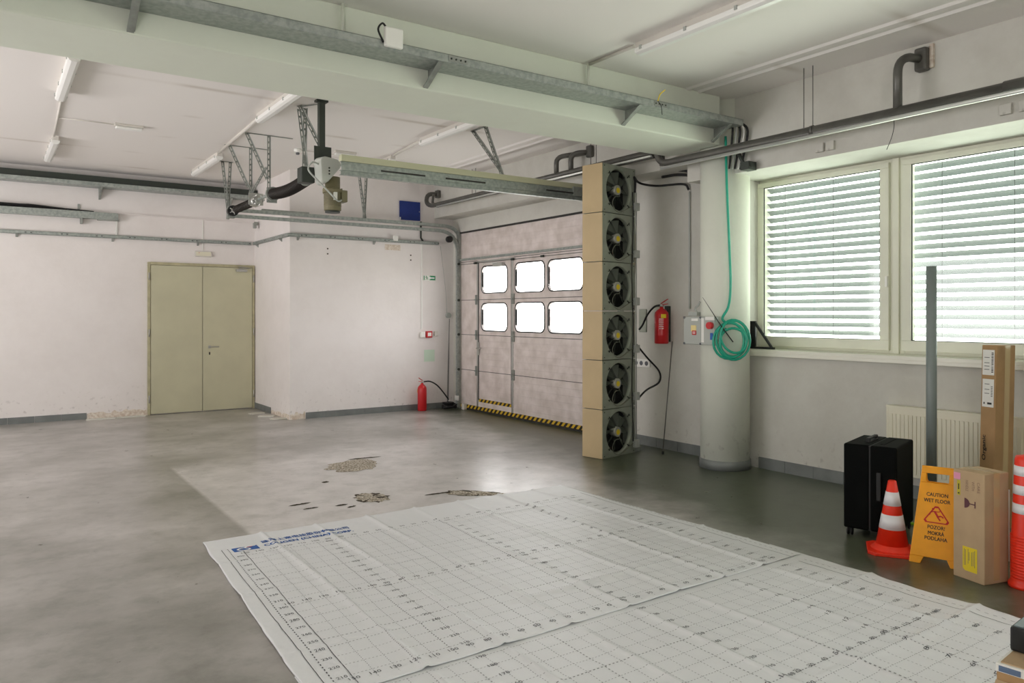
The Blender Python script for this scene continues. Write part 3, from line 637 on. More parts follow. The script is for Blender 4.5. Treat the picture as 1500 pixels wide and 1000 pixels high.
hanger('ceiling_hanger', 'short perforated steel hanger on the far gate rail', (4.95, 11.22, 3.08), [('strut', (.0, .05, .70), (-.06, 0, .02)), ('upright', (-.12, .05, .70), (-.04, 0, 0)), ('top_rail', (-.2, .05, .70), (.08, .05, .70))])
# ------------------------------------------------------------------ gate motor
mo = thing('gate_motor', 'olive grey gate drive motor hanging from a dark square post', 'motor', (2.83, 7.40, 3.05))
b = nb(); box(b, (-.03, .13, .15), (.03, .19, .74)); box(b, (-.06, .12, .72), (.06, .2, .74)); obj('hanging_post', b, 'blacksteel', mo)
b = nb(); box(b, (-.09, .115, .0), (.09, .128, .26)); obj('mounting_plate', b, 'blacksteel', mo)
b = nb(); box(b, (-.22, .12, -.12), (-.08, .26, .04)); obj('gear_bracket', b, 'blacksteel', mo, bevel=.01)
# rounded triangular cover facing the camera side
def cover(scale, y0, y1):
    b = nb(); pts = []
    for cx, cz, r in ((-.04, .08, .06), (.07, .06, .065), (-.04, -.10, .045)):
        pts.append((cx, cz, r))
    hull = []
    for k in range(48):
        a = 2*PI*k/48; d = Vector((math.cos(a), math.sin(a))); best = max(pts, key=lambda p: p[0]*d.x+p[1]*d.y+p[2]); hull.append((best[0]+d.x*best[2], best[1]+d.y*best[2]))
    A = [b.verts.new((x*scale, y0, z*scale)) for x, z in hull]; B = [b.verts.new((x*scale*.9, y1, z*scale*.9)) for x, z in hull]
    b.faces.new(A); b.faces.new(B[::-1]); n = len(hull)
    for i in range(n): b.faces.new((A[i], A[(i+1) % n], B[(i+1) % n], B[i]))
    return b
obj('gear_cover', cover(1.0, .11, -.06), 'motorcase', mo, bevel=.008)
b = nb()
for z in (.015, -.015, -.045): tube(b, [(.0, -.056, z), (.0, -.063, z)], .009, 8)
obj('cover_openings', b, 'ink', mo)
b = nb(); lathe(b, [(.075, 0), (.075, -.12), (.10, -.125), (.10, -.16)], (.07, .03, -.06), 24)
for k in range(10):
    a = 2*PI*k/10; tube(b, [(.07+.092*math.cos(a), .03+.092*math.sin(a), -.175), (.07+.092*math.cos(a), .03+.092*math.sin(a), -.225)], .009, 6)
obj('gearbox_neck', b, 'motor', mo)
b = nb(); prof = [(.07, -.16)]
z = -.19
while z > -.33: prof += [(.088, z), (.088, z-.008), (.080, z-.009), (.080, z-.014)]; z -= .015
prof += [(.086, -.335), (.086, -.375), (.07, -.385)]; lathe(b, prof, (.07, .03, -.02), 28, smooth=False); obj('motor_housing', b, 'motor', mo)
b = nb(); lathe(b, [(.075, 0), (.075, -.02)], (.07, .03, -.40), 24); obj('fan_cowl', b, 'blacksteel', mo)
b = nb(); box(b, (.14, -.04, -.31), (.205, .08, -.19)); obj('terminal_box', b, 'motor', mo, bevel=.008)
b = nb(); box(b, (.045, -.061, -.30), (.085, -.056, -.22)); obj('rating_plate', b, 'white', mo)
b = nb(); tube(b, spline([(-.08, .0, .05), (-.16, -.02, .06), (-.20, -.02, -.02), (-.10, -.06, -.14), (.0, -.08, -.24), (.08, -.08, -.31), (.15, -.02, -.29)]), .009, 8); obj('motor_cable', b, 'grey_plastic', mo)
# ------------------------------------------------------------------ fan stack
fw, fd, fh = .60, .285, .545
def fan_unit(label):
    t = thing('fan_unit', label, 'fan', (5.587, 6.355, 0), math.radians(10.5), 'fans stacked into a column')
    b = nb(); box(b, (0, .02, .003), (.018, fd, fh-.003)); box(b, (fw-.018, .02, .003), (fw, fd, fh-.003)); box(b, (.018, .02, .003), (fw-.018, fd, .02)); box(b, (.018, .02, fh-.02), (fw-.018, fd, fh-.003)); obj('casing', b, 'fanplate', t)
    b = nb(); box(b, (-.005, .004, .004), (-.0, fd, fh-.004)); obj('cream_side_panel', b, 'cream', t)
    b = nb(); cx, cz, r = .295, fh/2, .234; n = 48; hw, hh = fw, fh
    inn = [(cx+r*math.cos(2*PI*k/n), cz+r*math.sin(2*PI*k/n)) for k in range(n)]; out = []
    for (x, z) in inn:
        dx, dz = x-cx, z-cz; k = min(((fw-cx)/dx) if dx > 1e-6 else (cx/-dx if dx < -1e-6 else 1e9), ((fh-.004-cz)/dz) if dz > 1e-6 else ((cz-.004)/-dz if dz < -1e-6 else 1e9)); out.append((cx+dx*k, cz+dz*k))
    A = [b.verts.new((x, .0, z)) for x, z in inn]; B = [b.verts.new((x, .0, z)) for x, z in out]; C = [b.verts.new((x, .05, z)) for x, z in inn]; D = [b.verts.new((x, .02, z)) for x, z in out]
    for i in range(n):
        j = (i+1) % n; b.faces.new((A[i], A[j], C[j], C[i])).smooth = True; b.faces.new((B[i], B[j], D[j], D[i]))
        e1 = 'x' if out[i][0] < 1e-5 or out[i][0] > fw-1e-5 else 'z'; e2 = 'x' if out[j][0] < 1e-5 or out[j][0] > fw-1e-5 else 'z'
        if e1 != e2:
            v = b.verts.new((fw if out[i][0] > cx else 0, 0, fh-.004 if out[i][1] > cz else .004)); b.faces.new((A[i], A[j], B[j], v, B[i]))
        else: b.faces.new((A[i], A[j], B[j], B[i]))
    fp = obj('front_plate', b, 'fanplate', t)
    b = nb()
    for x, z in ((.03, .03), (.03, fh-.03), (fw-.03, .03), (fw-.03, fh-.03), (.1, .44), (.1, .1), (.49, .44), (.49, .1)): tube(b, [(x, .001, z), (x, -.004, z)], .006, 8)
    obj('screws', b, 'blacksteel', fp)
    b = nb(); box(b, (.02, .16, .02), (fw-.02, .17, fh-.02)); obj('dark_coil', b, 'fandark', t)
    b = nb()
    for k in range(8):
        a0 = 2*PI*k/8; P_ = []
        for rr, da, y in ((.05, -.30, .03), (.05, .30, .09), (.205, .18, .085), (.215, -.20, .035)):
            a = a0+da; P_.append(Vector((cx+rr*math.cos(a), y, cz+rr*math.sin(a))))
        prism(b, P_, (0, 1, 0), .003)
    obj('fan_blades', b, 'blade', t)
    b = nb(); tube(b, [(cx, .015, cz), (cx, .1, cz)], .056, 24); hb = obj('hub', b, 'hub', t)
    b = nb(); tube(b, [(cx+.003, .0135, cz-.003), (cx+.003, .016, cz-.003)], .032, 18); obj('hub_label', b, 'yellow', hb)
    b = nb()
    for a in (PI/4, 3*PI/4, 5*PI/4, 7*PI/4): tube(b, [(cx+.05*math.cos(a), .09, cz+.05*math.sin(a)), (cx+.235*math.cos(a), .055, cz+.235*math.sin(a))], .005, 6); tube(b, [(cx+.22*math.cos(a), .0, cz+.22*math.sin(a)), (cx+.262*math.cos(a), -.006, cz+.262*math.sin(a))], .007, 6)
    obj('support_arms', b, 'blacksteel', t)
    b = nb(); tube(b, spline([(cx+.02, .012, cz-.05), (cx-.0, -.004, cz-.075), (cx-.08, -.008, cz-.085), (cx-.135, -.012, cz-.15), (cx-.10, -.012, cz-.225), (cx-.0, -.012, cz-.25), (cx+.14, -.01, cz-.2), (fw-.07, -.012, .11), (fw-.05, -.012, .115)]), .0045, 6); obj('supply_cable', b, mat('dusty_grey_cable', (120, 122, 108)), t)
    b = nb(); box(b, (fw-.045, -.045, .065), (fw+.035, -.001, .155)); obj('junction_box', b, 'grey_plastic', t, bevel=.006)
    return t
FL = ['lowest fan of the stack, standing on the floor', 'second fan up from the floor in the stack', 'third fan from the floor, below the middle of the stack', 'fourth fan from the floor, beside the hanging extinguisher height', 'second fan from the top of the stack', 'topmost fan of the stack, just below the beam']
FL[3] = 'fourth fan up from the floor in the stack, third from the top'
f0 = fan_unit(FL[0])
for i in range(1, 6): dup(f0, (5.587, 6.355, i*.5455), None, FL[i])
R10 = Matrix.Rotation(math.radians(10.5), 4, 'Z')
def fp_(x, y, z): return Matrix.Translation((5.587, 6.355, 0)) @ R10 @ Vector((x, y, z))
b = nb(); tube(b, spline([fp_(.57, -.02, 3.0), fp_(.575, -.02, 3.13), fp_(.61, .02, 3.19), fp_(.9, .15, 3.17), (6.45, 6.4, 3.10), (6.58, 6.10, 3.09), (6.61, 6.04, 3.02)]), .013, 8)
tag(obj('power_cable', b, 'rubber'), 'thick black cable from the top fan across to the wall', 'cable')
b = nb(); P_ = []
for i in range(12): P_.append(fp_(.535+.012*math.sin(i*1.3), -.012, 3.0-i*.26))
tube(b, spline(P_, 4), .006, 6); tag(obj('power_cable', b, 'rubber'), 'thin black cable running down the front of the fan stack', 'cable')
b = nb(); tube(b, [fp_(.592, -.02, 3.0), fp_(.592, -.02, .12)], .008, 8); tag(obj('conduit', b, 'grey_plastic'), 'thin grey conduit linking the junction boxes of the fans', 'conduit')
b = nb(); tube(b, spline([fp_(.60, -.02, 1.25), (6.32, 6.42, 1.10), (6.50, 6.40, .93), (6.52, 6.42, .80), (6.42, 6.50, .72), (6.3, 6.46, .68), fp_(.63, -.02, .62)]), .011, 8)
tag(obj('power_cable', b, 'rubber'), 'black cable looping out from the lower fans over the wall socket', 'cable')
b = nb(); box(b, (0, 0, 0), (.16, .22, .05)); o = obj('foot_block', b, 'galv_dark'); o.location = fp_(fw+.005, .03, 0); o.rotation_euler = (0,0,math.radians(10.5)); tag(o, 'flat grey block on the floor at the foot of the fan stack', 'block')
# ------------------------------------------------------------------ right wall things
def ext(loc, label, wallmount=False, h=.50, r=.075, nz=1):
    t = thing('fire_extinguisher', label, 'fire extinguisher', loc, 0, 'fire extinguishers')
    b = nb(); lathe(b, [(r*.9, 0), (r, .012), (r, h*.78), (r*.93, h*.85), (r*.6, h*.92), (.022, h*.96), (.022, h)], (0,0,0), 32); obj('cylinder', b, 'red', t)
    b = nb(); tube(b, [(0, 0, h), (0, 0, h+.035)], .018, 12); tube(b, [(0, 0, h+.02), (.03, -.0, h+.02)], .012, 8); obj('valve', b, 'alu', t)
    b = nb(); m = 1
    prism(b, [(-.008, .01*m, h+.035), (.008, .01*m, h+.035), (.008, -.10*m, h+.085), (-.008, -.10*m, h+.085)], (0,0,1), .008)
    prism(b, [(-.008, .01*m, h+.02), (.008, .01*m, h+.02), (.008, -.10*m, h+.03), (-.008, -.10*m, h+.03)], (0,0,1), .008); obj('squeeze_lever', b, 'red' if not wallmount else 'red', t)
    return t
e1 = ext((5.955, 11.28, 0), 'red fire extinguisher standing on the floor against the white wall', h=.46); e1.rotation_euler.z = math.radians(-60)
b = nb(); c_, s_ = math.cos(math.radians(60)), math.sin(math.radians(60))
R_ = Matrix.Rotation(math.radians(60), 3, 'Z')
P_ = [R_ @ (Vector(p)-Vector((5.955, 11.28, 0))) for p in [(5.98, 11.27, .48), (6.06, 11.2, .485), (6.17, 11.16, .42), (6.28, 11.15, .30), (6.38, 11.14, .17)]]
tube(b, spline(P_), .011, 8); hs = obj('hose', b, 'rubber', e1)
b = nb(); tube(b, [P_[-1], P_[-1]+(P_[-1]-P_[-2]).normalized()*.03], .013, 8); obj('nozzle_tip', b, 'white', hs)
b = nb(); prism(b, [(-.071, -.035, .30), (-.071, -.035, .36), (-.078, .0, .36), (-.078, .0, .30)], (-.02,-.01,0), .1); obj('yellow_label', b, 'yellow', e1)
e2 = ext((6.52, 6.38, 1.255), 'red fire extinguisher hanging on the wall between fan stack and column', True, h=.43, r=.082)
P_ = [(0, 0.02, .45), (-.02, .10, .43), (-.03, .20, .34), (-.03, .28, .22), (-.03, .34, .16)]
b = nb(); tube(b, spline(P_), .012, 8); hs = obj('hose', b, 'rubber', e2)
def wrap(h0, h1, a0, a1, r, n=8):
    b = nb(); A = []; B = []
    for k in range(n+1):
        a = a0+(a1-a0)*k/n; A.append(b.verts.new((r*math.cos(a), r*math.sin(a), h0))); B.append(b.verts.new((r*math.cos(a), r*math.sin(a), h1)))
    for k in range(n): b.faces.new((A[k], A[k+1], B[k+1], B[k]))
    return b
obj('yellow_label', wrap(.30, .345, 3.85, 4.6, .0835), 'yellow', e2)
b = wrap(.10, .30, 3.45, 4.4, .0832)
obj('instruction_label', b, 'red', e2)
b = nb()
for k in range(6):
    z = .285-k*.022
    q = wrap(z, z+.006, 3.55, 4.2, .0838); me_ = bpy.data.meshes.new('t'); q.to_mesh(me_); q.free(); b.from_mesh(me_); bpy.data.meshes.remove(me_)
obj('label_print', b, 'white', e2)
b = nb(); box(b, (.083, -.03, .02), (.12, .03, .44)); obj('wall_bracket', b, 'blacksteel', e2)
b = nb(); tube(b, [(6.37, 6.215, .01), (6.615, 6.30, 1.28)], .006, 8); st = tag(obj('metal_rod', b, 'steelpipe'), 'thin grey rod leaning against the wall below the hanging extinguisher', 'rod')
b = nb(); tube(b, [(6.37, 6.215, .0), (6.375, 6.217, .03)], .012, 8); obj('rubber_foot', b, 'rubber', st)
sk = thing('wall_socket', 'double white wall socket beside the fan stack', 'socket', (6.635, 6.82, 1.0))
b = nb(); box(b, (-.015, -.14, -.05), (0, .14, .05)); obj('socket_plate', b, 'white', sk, bevel=.004)
b = nb()
for y in (-.09, 0.0, .09): tube(b, [(-.017, y, 0), (-.014, y, 0)], .028, 16); 
obj('socket_holes', b, 'inkgrey', sk)
b = nb(); box(b, (-.02, -.06, -.14), (0, .06, .14)); 
o = obj('wall_box', b, 'fanplate', bevel=.005); o.location = (6.64, 6.80, 1.52); tag(o, 'grey box on the wall behind the fan stack', 'box')
b = nb(); box(b, (-.03, -.06, -.25), (0, .06, .25)); o = obj('wall_box', b, 'card', bevel=.01); o.location = (6.64, 7.0, 2.35); tag(o, 'beige box on the wall beside the upper fans', 'box')
b = nb(); tube(b, spline([(6.62, 6.04, 3.0), (6.62, 6.04, 2.4), (6.62, 6.04, 1.66)]), .010, 8); tag(obj('conduit', b, 'grey_plastic'), 'thin grey conduit running down the wall left of the column', 'conduit')
# black hoses between wall and column top
for k, (dy, dz) in enumerate(((0, 0), (.04, .05))):
    b = nb(); tube(b, spline([(6.5, 6.35, 3.20+dz), (6.5, 6.1, 3.19+dz), (6.5, 5.85+dy, 3.13+dz), (6.5, 5.72+dy, 3.02+dz)]), .016, 8)
    tag(obj('black_pipe', b, 'rubber'), ('lower', 'upper')[k]+' of two black hoses curving down behind the column top', 'hose', 'hoses behind the column')
# electrical panel in front of the column
pn = thing('control_panel', 'grey electrical control box fixed to the column beside the coiled hose', 'electrical box', (6.10, 5.39, 1.43))
b = nb(); box(b, (-.04, -.02, -.145), (.03, .22, .145)); obj('main_box', b, 'grey_plastic', pn, bevel=.008)
b = nb(); box(b, (-.05, -.20, -.145), (.02, -.025, .145)); obj('terminal_box', b, 'grey_plastic', pn, bevel=.006)
b = nb(); box(b, (-.052, -.065, -.12), (-.04, -.03, .13)); obj('clear_cover', b, 'white', pn, bevel=.003)
b = nb()
for y, z in ((.21, .135), (.21, -.135), (-.01, .135), (-.01, -.135)): tube(b, [(-.046, y, z), (-.03, y, z)], .012, 10)
obj('fixing_bolt', b, 'inkgrey', pn)
b = nb(); box(b, (-.044, .02, .10), (-.04, .11, .125)); text(b, 'I O I', (-.0445, .10, .103), (0,-1,0), (0,0,1), .018); obj('switch_strip', b, 'white', pn)
b = nb(); box(b, (-.044, .045, -.01), (-.04, .115, .055)); obj('yellow_notice', b, mat('pale_yellow_label', (236, 216, 150)), pn)
b = nb(); box(b, (-.0455, .045, -.045), (-.0405, .10, -.0)); obj('red_notice', b, 'inkred', pn)
b = nb(); box(b, (-.0465, .055, -.018), (-.0455, .09, -.012)); box(b, (-.0465, .055, -.032), (-.0455, .09, -.026)); obj('notice_print', b, 'inkwhite', pn)
b = nb(); box(b, (-.0545, -.185, -.09), (-.05, -.15, -.02)); obj('blue_label', b, 'inkblue', pn)
b = nb(); tube(b, [(-.05, -.16, .055), (-.09, -.16, .055)], .036, 20); obj('emergency_button', b, 'red', pn)
b = nb(); box(b, (-.06, -.20, .11), (-.03, -.09, .145)); obj('top_clip', b, 'white', pn)
sp = thing('wall_socket', 'small grey plug socket on top of the control box with a cable', 'socket', (6.16, 5.55, 1.60))
b = nb(); box(b, (-.03, -.06, -.02), (.03, .06, .025)); obj('socket_body', b, 'grey_plastic', sp, bevel=.005)
b = nb(); tube(b, spline([(0, -.03, .02), (0, -.01, .06), (0, -.05, .09), (0, -.075, .13)]), .010, 8); obj('plug_lead', b, 'grey_plastic', sp)
b = nb(); box(b, (-.02, -.03, -.07), (0, .03, .07)); o = obj('key_box', b, 'black', bevel=.004); o.location = (6.46, 5.93, 1.42); 
o.location = (6.64, 6.03, 1.43); tag(o, 'small dark switch on the wall left of the control box', 'switch')
# coiled teal hose
ho = thing('garden_hose', 'coiled green hose hanging on the column from a long drop pipe', 'hose', (6.19, 5.105, 1.34), math.radians(50))
random.seed(9); P_ = []
for k in range(5*24+1):
    a = -2*PI*k/24+2.0; lp = k/24; rr = .15+.03*math.sin(lp*2.2)+.01*math.sin(a*2+lp)
    P_.append((-.01-.012*(lp % 3)+.05*max(0, -math.cos(a+0))**2*0, -math.cos(a)*rr*.92+.02*math.sin(lp*1.7)-.02, math.sin(a)*rr*1.12+.02*math.cos(lp*2.1)))
b = nb(); tube(b, P_, .0125, 8); obj('hose_coil', b, 'teal', ho)
x0 = Vector(P_[0])
b = nb(); tube(b, spline([x0, (-.02, .08, .22), (-.02, .02, .34), (-.02, .0, .55), (-.02, .01, .9), (-.03, .04, 1.6), (-.03, .05, 2.05)]), .0125, 10); obj('hose_drop', b, 'teal', ho)
b = nb(); tube(b, [(-.045, .28, .43), (-.05, .09, .13), (-.05, -.02, -.02)], [.0018, .006, .006], 6); tag(obj('cable_tie', b, 'rubber', ho), 'black cable tie', 'tie'); 
for k_ in ('category',): 
    for c in ho.children:
        if k_ in c.keys(): del c[k_]
# black folding triangle on the sill
tr = thing('triangle_stand', 'black folded triangle stand on the window sill beside the column', 'stand', (6.68, 5.13, 1.237))
b = nb(); box(b, (-.0, .05, 0), (.02, .19, .29)); obj('back_plate', b, 'black', tr)
b = nb(); prism(b, [(0, .055, .285), (0, -.165, .01), (0, -.14, 0.01), (0, .078, .275)], (1,0,0), .02); box(b, (-.01, -.175, 0), (.03, .05, .022)); obj('triangle_frame', b, 'black', tr)
# radiator
rd = thing('radiator', 'cream panel radiator under the window behind the upright grey pipe', 'radiator', (6.54, 2.72, .20))
b = nb(); box(b, (0, -.95, 0), (.018, .95, .585))
y = -.92
while y < .93: box(b, (-.006, y, .03), (.001, y+.020, .53)); y += .035
obj('front_panel', b, 'rad', rd, bevel=.002)
b = nb(); box(b, (.0, -.96, .585), (.085, .96, .60)); obj('top_grille', b, 'rad', rd)
b = nb(); box(b, (.065, -.95, 0), (.083, .95, .585)); obj('rear_panel', b, 'rad', rd)
b = nb(); box(b, (-.002, .94, .02), (.085, .955, .585)); obj('end_cover', b, 'rad', rd); b = nb(); box(b, (-.002, -.955, .02), (.085, -.94, .585)); obj('end_cover', b, 'rad', rd)
# boxes on the lintel (flush sockets)
for y, z, lb in ((4.14, 3.115, 'left square white cover of the pair above the window by the column'), (4.035, 3.115, 'right square white cover of the pair above the window by the column'), (2.60, 3.125, 'left square white cover of the pair above the window near the right edge'), (2.47, 3.125, 'square white cover at the right edge above the window')):
    b = nb(); box(b, (-.03, -.04, -.04), (0, .04, .04)); o = obj('junction_cover', b, 'wall_w', bevel=.003); o.location = (XL, y, z); tag(o, lb, 'junction box', 'covers above the windows')
b = nb(); tube(b, spline([(5.98, 3.30, 3.17), (6.0, 3.31, 3.10), (6.0, 3.33, 3.02), (6.0, 3.37, 2.93)]), .003, 6); tag(obj('loose_wire', b, 'rubber'), 'short loose black wire hanging from the pipe above the windows', 'wire')
# pipes of the near bay
pp = thing('heating_pipe', 'dark overhead pipe with bright second pipe running along above the windows', 'pipe', (6.0, 5.9, 3.22))
b = nb(); tube(b, [(0, -9, 0), (0, -3.35, 0), (0, -3.35, 0), (0, -.15, 0)]+arc((0, -.15, 0), (0, .03, 0), (0, .03, .14), 6)[1:]+[(0, .03, .56)], .037, 16); obj('main_pipe', b, 'steelpipe', pp)
b = nb(); tube(b, [(-.030, -9, -.056), (-.030, -.05, -.056)], .017, 10); obj('bright_pipe', b, 'brightpipe', pp)
b = nb(); tube(b, [(0.02, -9, -.040), (0.02, -.20, -.040)], .02, 10); obj('second_pipe', b, 'steelpipe', pp)
b = nb(); tube(b, [(0, -3.40, 0), (0, -9, 0)], .046, 16); tube(b, [(0, -1.87, 0), (0, -1.84, 0)], .043, 16); obj('pipe_sleeve', b, 'steelpipe', pp)
b = nb(); tube(b, [(.07, .03, 0.0), (.07, .03, .56)], .030, 12); obj('riser_pipe', b, 'steelpipe', pp)
for y in (-1.77, -1.86):
    b = nb(); tube(b, [(0, y, 0), (0, y, .57)], .004, 6); obj('suspension_rod', b, 'steelpipe', pp)
b = nb(); tube(b, [(0, -2.62, .02), (0, -2.62, .30)]+arc((0, -2.62, .30), (0, -2.62, .42), (.10, -2.66, .44), 6)[1:]+[(.27, -2.70, .44)], .034, 14); obj('wall_outlet', b, 'steelpipe', pp)
b = nb(); box(b, (.19, -2.745, .34), (.272, -2.645, .53)); obj('outlet_box', b, 'steelpipe', pp, bevel=.02)
b = nb(); box(b, (.245, -2.775, .36), (.272, -2.745, .55)); obj('plaster_edge', b, 'plaster', pp)
# pipes of the far bay
pf = thing('heating_pipe', 'dark overhead pipe with bright second pipe running above the gate', 'pipe', (6.05, 8.9, 3.385))
b = nb(); tube(b, [(.19, 2.35, .22), (.10, 2.35, .22)]+arc((.10, 2.35, .22), (-.03, 2.35, .22), (-.03, 2.35, .10), 5)[1:]+arc((-.03, 2.35, .10), (-.03, 2.33, 0), (0, 2.15, 0), 5)+[(0, -2.85, 0)], .036, 14); obj('main_pipe', b, 'steelpipe', pf)
b = nb(); tube(b, [(.02, 2.2, .18), (.03, 2.25, .06), (.03, 2.1, -.02), (0.02, -2.85, -.045)], .022, 12); obj('second_pipe', b, 'steelpipe', pf)
b = nb(); tube(b, [(-.03, 2.0, -.04), (-.03, -2.85, -.045)], .012, 10); obj('bright_pipe', b, 'brightpipe', pf)
for dx, y in ((0, -1.12), (0.03, -1.38)):
    b = nb(); tube(b, [(dx, y, 0), (dx, y, .16)]+arc((dx, y, .16), (dx, y, .24), (dx+.08, y-.08, .25), 5)[1:]+[(.19, -1.55, .25)] , .032, 12); obj('wall_outlet', b, 'steelpipe', pf)
b = nb(); box(b, (.15, -1.61, .18), (.218, -1.52, .33)); obj('outlet_box', b, 'steelpipe', pf, bevel=.015)
b = nb(); box(b, (.15, 2.30, .16), (.218, 2.40, .29)); obj('outlet_box', b, 'steelpipe', pf, bevel=.015)
for y in (-1.8, -1.9, .95, .85):
    b = nb(); tube(b, [(0, y, 0), (0, y, .405)], .004, 6); obj('suspension_rod', b, 'steelpipe', pf)
# thin rods by column top
# ------------------------------------------------------------------ cable tray on the beam
ct = thing('cable_tray', 'wide galvanised cable tray along the camera side of the beam', 'cable tray', (0, 5.14, 3.45))
b = nb(); box(b, (-5, -.25, 0), (6.12, -.003, .003)); box(b, (-5, -.253, 0), (6.12, -.25, .06)); box(b, (-5, -.006, 0), (6.12, -.003, .05)); box(b, (-5, -.253, .057), (6.12, -.238, .06)); obj('tray', b, 'galv', ct)
for x in (-1.28, .74, 2.76, 4.78, 5.98):
    b = nb(); prism(b, [(x, -.004, -.002), (x, -.24, -.002), (x, -.004, -.13)], (1,0,0), .006); prism(b, [(x, -.24, -.002), (x, -.23, -.008), (x, -.004, -.14), (x, -.004, -.125)], (-1,0,0), .04); obj('tray_bracket', b, 'galv_dark', ct)
for x in (.74, 2.80, 4.90):
    b = nb(); box(b, (x, -.257, .01), (x+.16, -.252, .055)); q = obj('joint_plate', b, 'galv_dark', ct)
    b = nb()
    for k in (.02, .06, .10, .14): tube(b, [(x+k, -.262, .03), (x+k, -.256, .03)], .007, 8)
    obj('bolts', b, 'blacksteel', q)
sb = thing('junction_box', 'small white box with a black cable loop on the beam cable tray', 'junction box', (2.345, 4.90, 3.49))
b = nb(); box(b, (-.07, -.05, -.03), (.07, -.012, .11)); obj('box', b, 'white', sb, bevel=.012)
b = nb(); tube(b, spline([(-.07, -.02, .0), (-.11, -.02, .08), (-.08, -.02, .13), (-.05, -.02, .11)]), .007, 6); obj('cable_loop', b, 'rubber', sb)
b = nb(); tube(b, spline([(4.93, 4.87, 3.50), (4.95, 4.86, 3.56), (4.99, 4.84, 3.60)]), .005, 6); tag(obj('wire_end', b, 'yellow'), 'yellow wire end tied on the tray edge', 'wire')
b = nb(); tube(b, spline([(4.93, 4.87, 3.50), (4.96, 4.86, 3.46), (4.975, 4.86, 3.38)]), .003, 6); tag(obj('wire_end', b, 'rubber'), 'short dark wire hanging from the tray edge near the column', 'wire')
# cables from the tray end down behind the pipe
for k, (x, c, r) in enumerate(((6.08, 'rubber', .011), (6.11, 'grey_plastic', .010), (6.14, 'rubber', .012), (6.17, 'white', .009), (6.20, 'rubber', .012))):
    b = nb(); tube(b, spline([(x, 5.0, 3.52), (x+.02, 5.0-.02*k, 3.44), (x+.03, 5.02-.02*k, 3.3), (x+.03, 5.05-.01*k, 3.05)]), r, 8)
    tag(obj('tray_cable', b, c), ['black cable dropping from the tray end, nearest the beam', 'grey cable second from the beam at the tray end', 'black cable in the middle of the bunch at the tray end', 'white cable in the bunch at the tray end', 'black cable dropping from the tray end, nearest the window'][k], 'cable', 'cables dropping at the column top')
b = nb(); tube(b, [(6.10, 4.95, 3.22), (6.20, 4.92, 3.05), (6.17, 4.82, 3.06)], .02, 8); box(b, (6.14, 4.84, 3.02), (6.26, 4.94, 3.10)); tag(obj('pipe_clamp', b, 'blacksteel'), 'dark pipe clamp at the column top under the pipe', 'clamp')
# ------------------------------------------------------------------ back bay wall services
ct2 = thing('cable_tray', 'upper galvanised cable tray along the back wall just under the ceiling', 'cable tray', (0, YB, 3.53))
b = nb(); box(b, (-5, -.25, 0), (3.78, -.003, .003)); box(b, (-5, -.253, 0), (3.78, -.25, .06)); obj('tray', b, 'galv', ct2)
for x in (1.42, 3.34, -1):
    b = nb(); prism(b, [(x, -.004, -.002), (x, -.24, -.002), (x, -.004, -.17)], (1,0,0), .03); obj('tray_bracket', b, 'galv_dark', ct2)
b = nb(); box(b, (-5, -.20, .01), (3.78, -.01, .16)); obj('tray_shade_strip', b, 'blacksteel', ct2)  # dark strip standing in for the shade above the tray
def rail(segs, nm, label, z, h=.05, d=.05):
    t = thing(nm, label, 'cable tray', (0, 0, z)); b = nb(); holes = nb()
    for (x0, y0, x1, y1, nx, ny) in segs:
        L_ = math.hypot(x1-x0, y1-y0); ux, uy = (x1-x0)/L_, (y1-y0)/L_
        m = Matrix.Translation((x0, y0, 0)) @ Matrix(((ux, nx, 0, 0), (uy, ny, 0, 0), (0, 0, 1, 0), (0,0,0,1)))
        box(b, (0, d-.003, -h/2), (L_, d, h/2), m); box(b, (0, 0, -h/2), (L_, d, -h/2+.003), m); box(b, (0, 0, h/2-.003), (L_, d, h/2), m)
        k = .2
        while k < L_:
            for q in (0, .07): box(holes, (k+q, d-.001, -.006), (k+q+.022, d+.001, .006), m)
            k += .46
    obj('rail_channel', b, 'galv', t); obj('slots', holes, 'seal', t)
    b = nb()
    for (x0, y0, x1, y1, nx, ny) in segs:
        L_ = math.hypot(x1-x0, y1-y0); ux, uy = (x1-x0)/L_, (y1-y0)/L_; k = .15
        while k < L_:
            p = Vector((x0+ux*k, y0+uy*k, 0)); n = Vector((nx, ny, 0)); prism(b, [p+Vector((0,0,-h/2)), p+n*.06+Vector((0,0,-h/2)), p+Vector((0,0,-h/2-.05))], (ux, uy, 0), .03); k += 1.25
    obj('rail_brackets', b, 'galv_dark', t); return t
rail([(-4.8, YB, 3.72, YB, 0, -1), (3.785, YB-.06, 3.785, YK-.05, -1, 0), (3.74, YK, 6.33, YK, 0, -1)], 'cable_rail', 'slim galvanised cable rail running round the back wall and white block', 2.80)
du = thing('cable_duct', 'grey cable duct with black cables on top, left part of the back wall', 'duct', (0, YB, 3.10))
b = nb(); box(b, (-5, -.11, -.045), (1.68, -.01, .055)); obj('duct', b, 'galv', du)
b = nb(); box(b, (1.40, -.12, -.06), (1.69, -.008, -.045)); obj('end_tray', b, 'galv_dark', du)
for k in range(4):
    b = nb(); random.seed(k); P_ = [(-5+.6*i, -.04-.02*k, .07+.012*k*(1-abs(i-6)/9)+.008*random.random()) for i in range(10)]+[(.55, -.05-.015*k, .075+.008*k), (1.0, -.06, .075), (1.35, -.09, .058)]; tube(b, spline(P_, 4), .013, 6); obj('black_cable', b, 'rubber', du)
b = nb(); box(b, (1.14, -.02, .06), (1.17, -.006, .17)); box(b, (1.17, -.10, -.13), (1.20, -.01, -.045)); obj('hanging_strut', b, 'galv_dark', du)
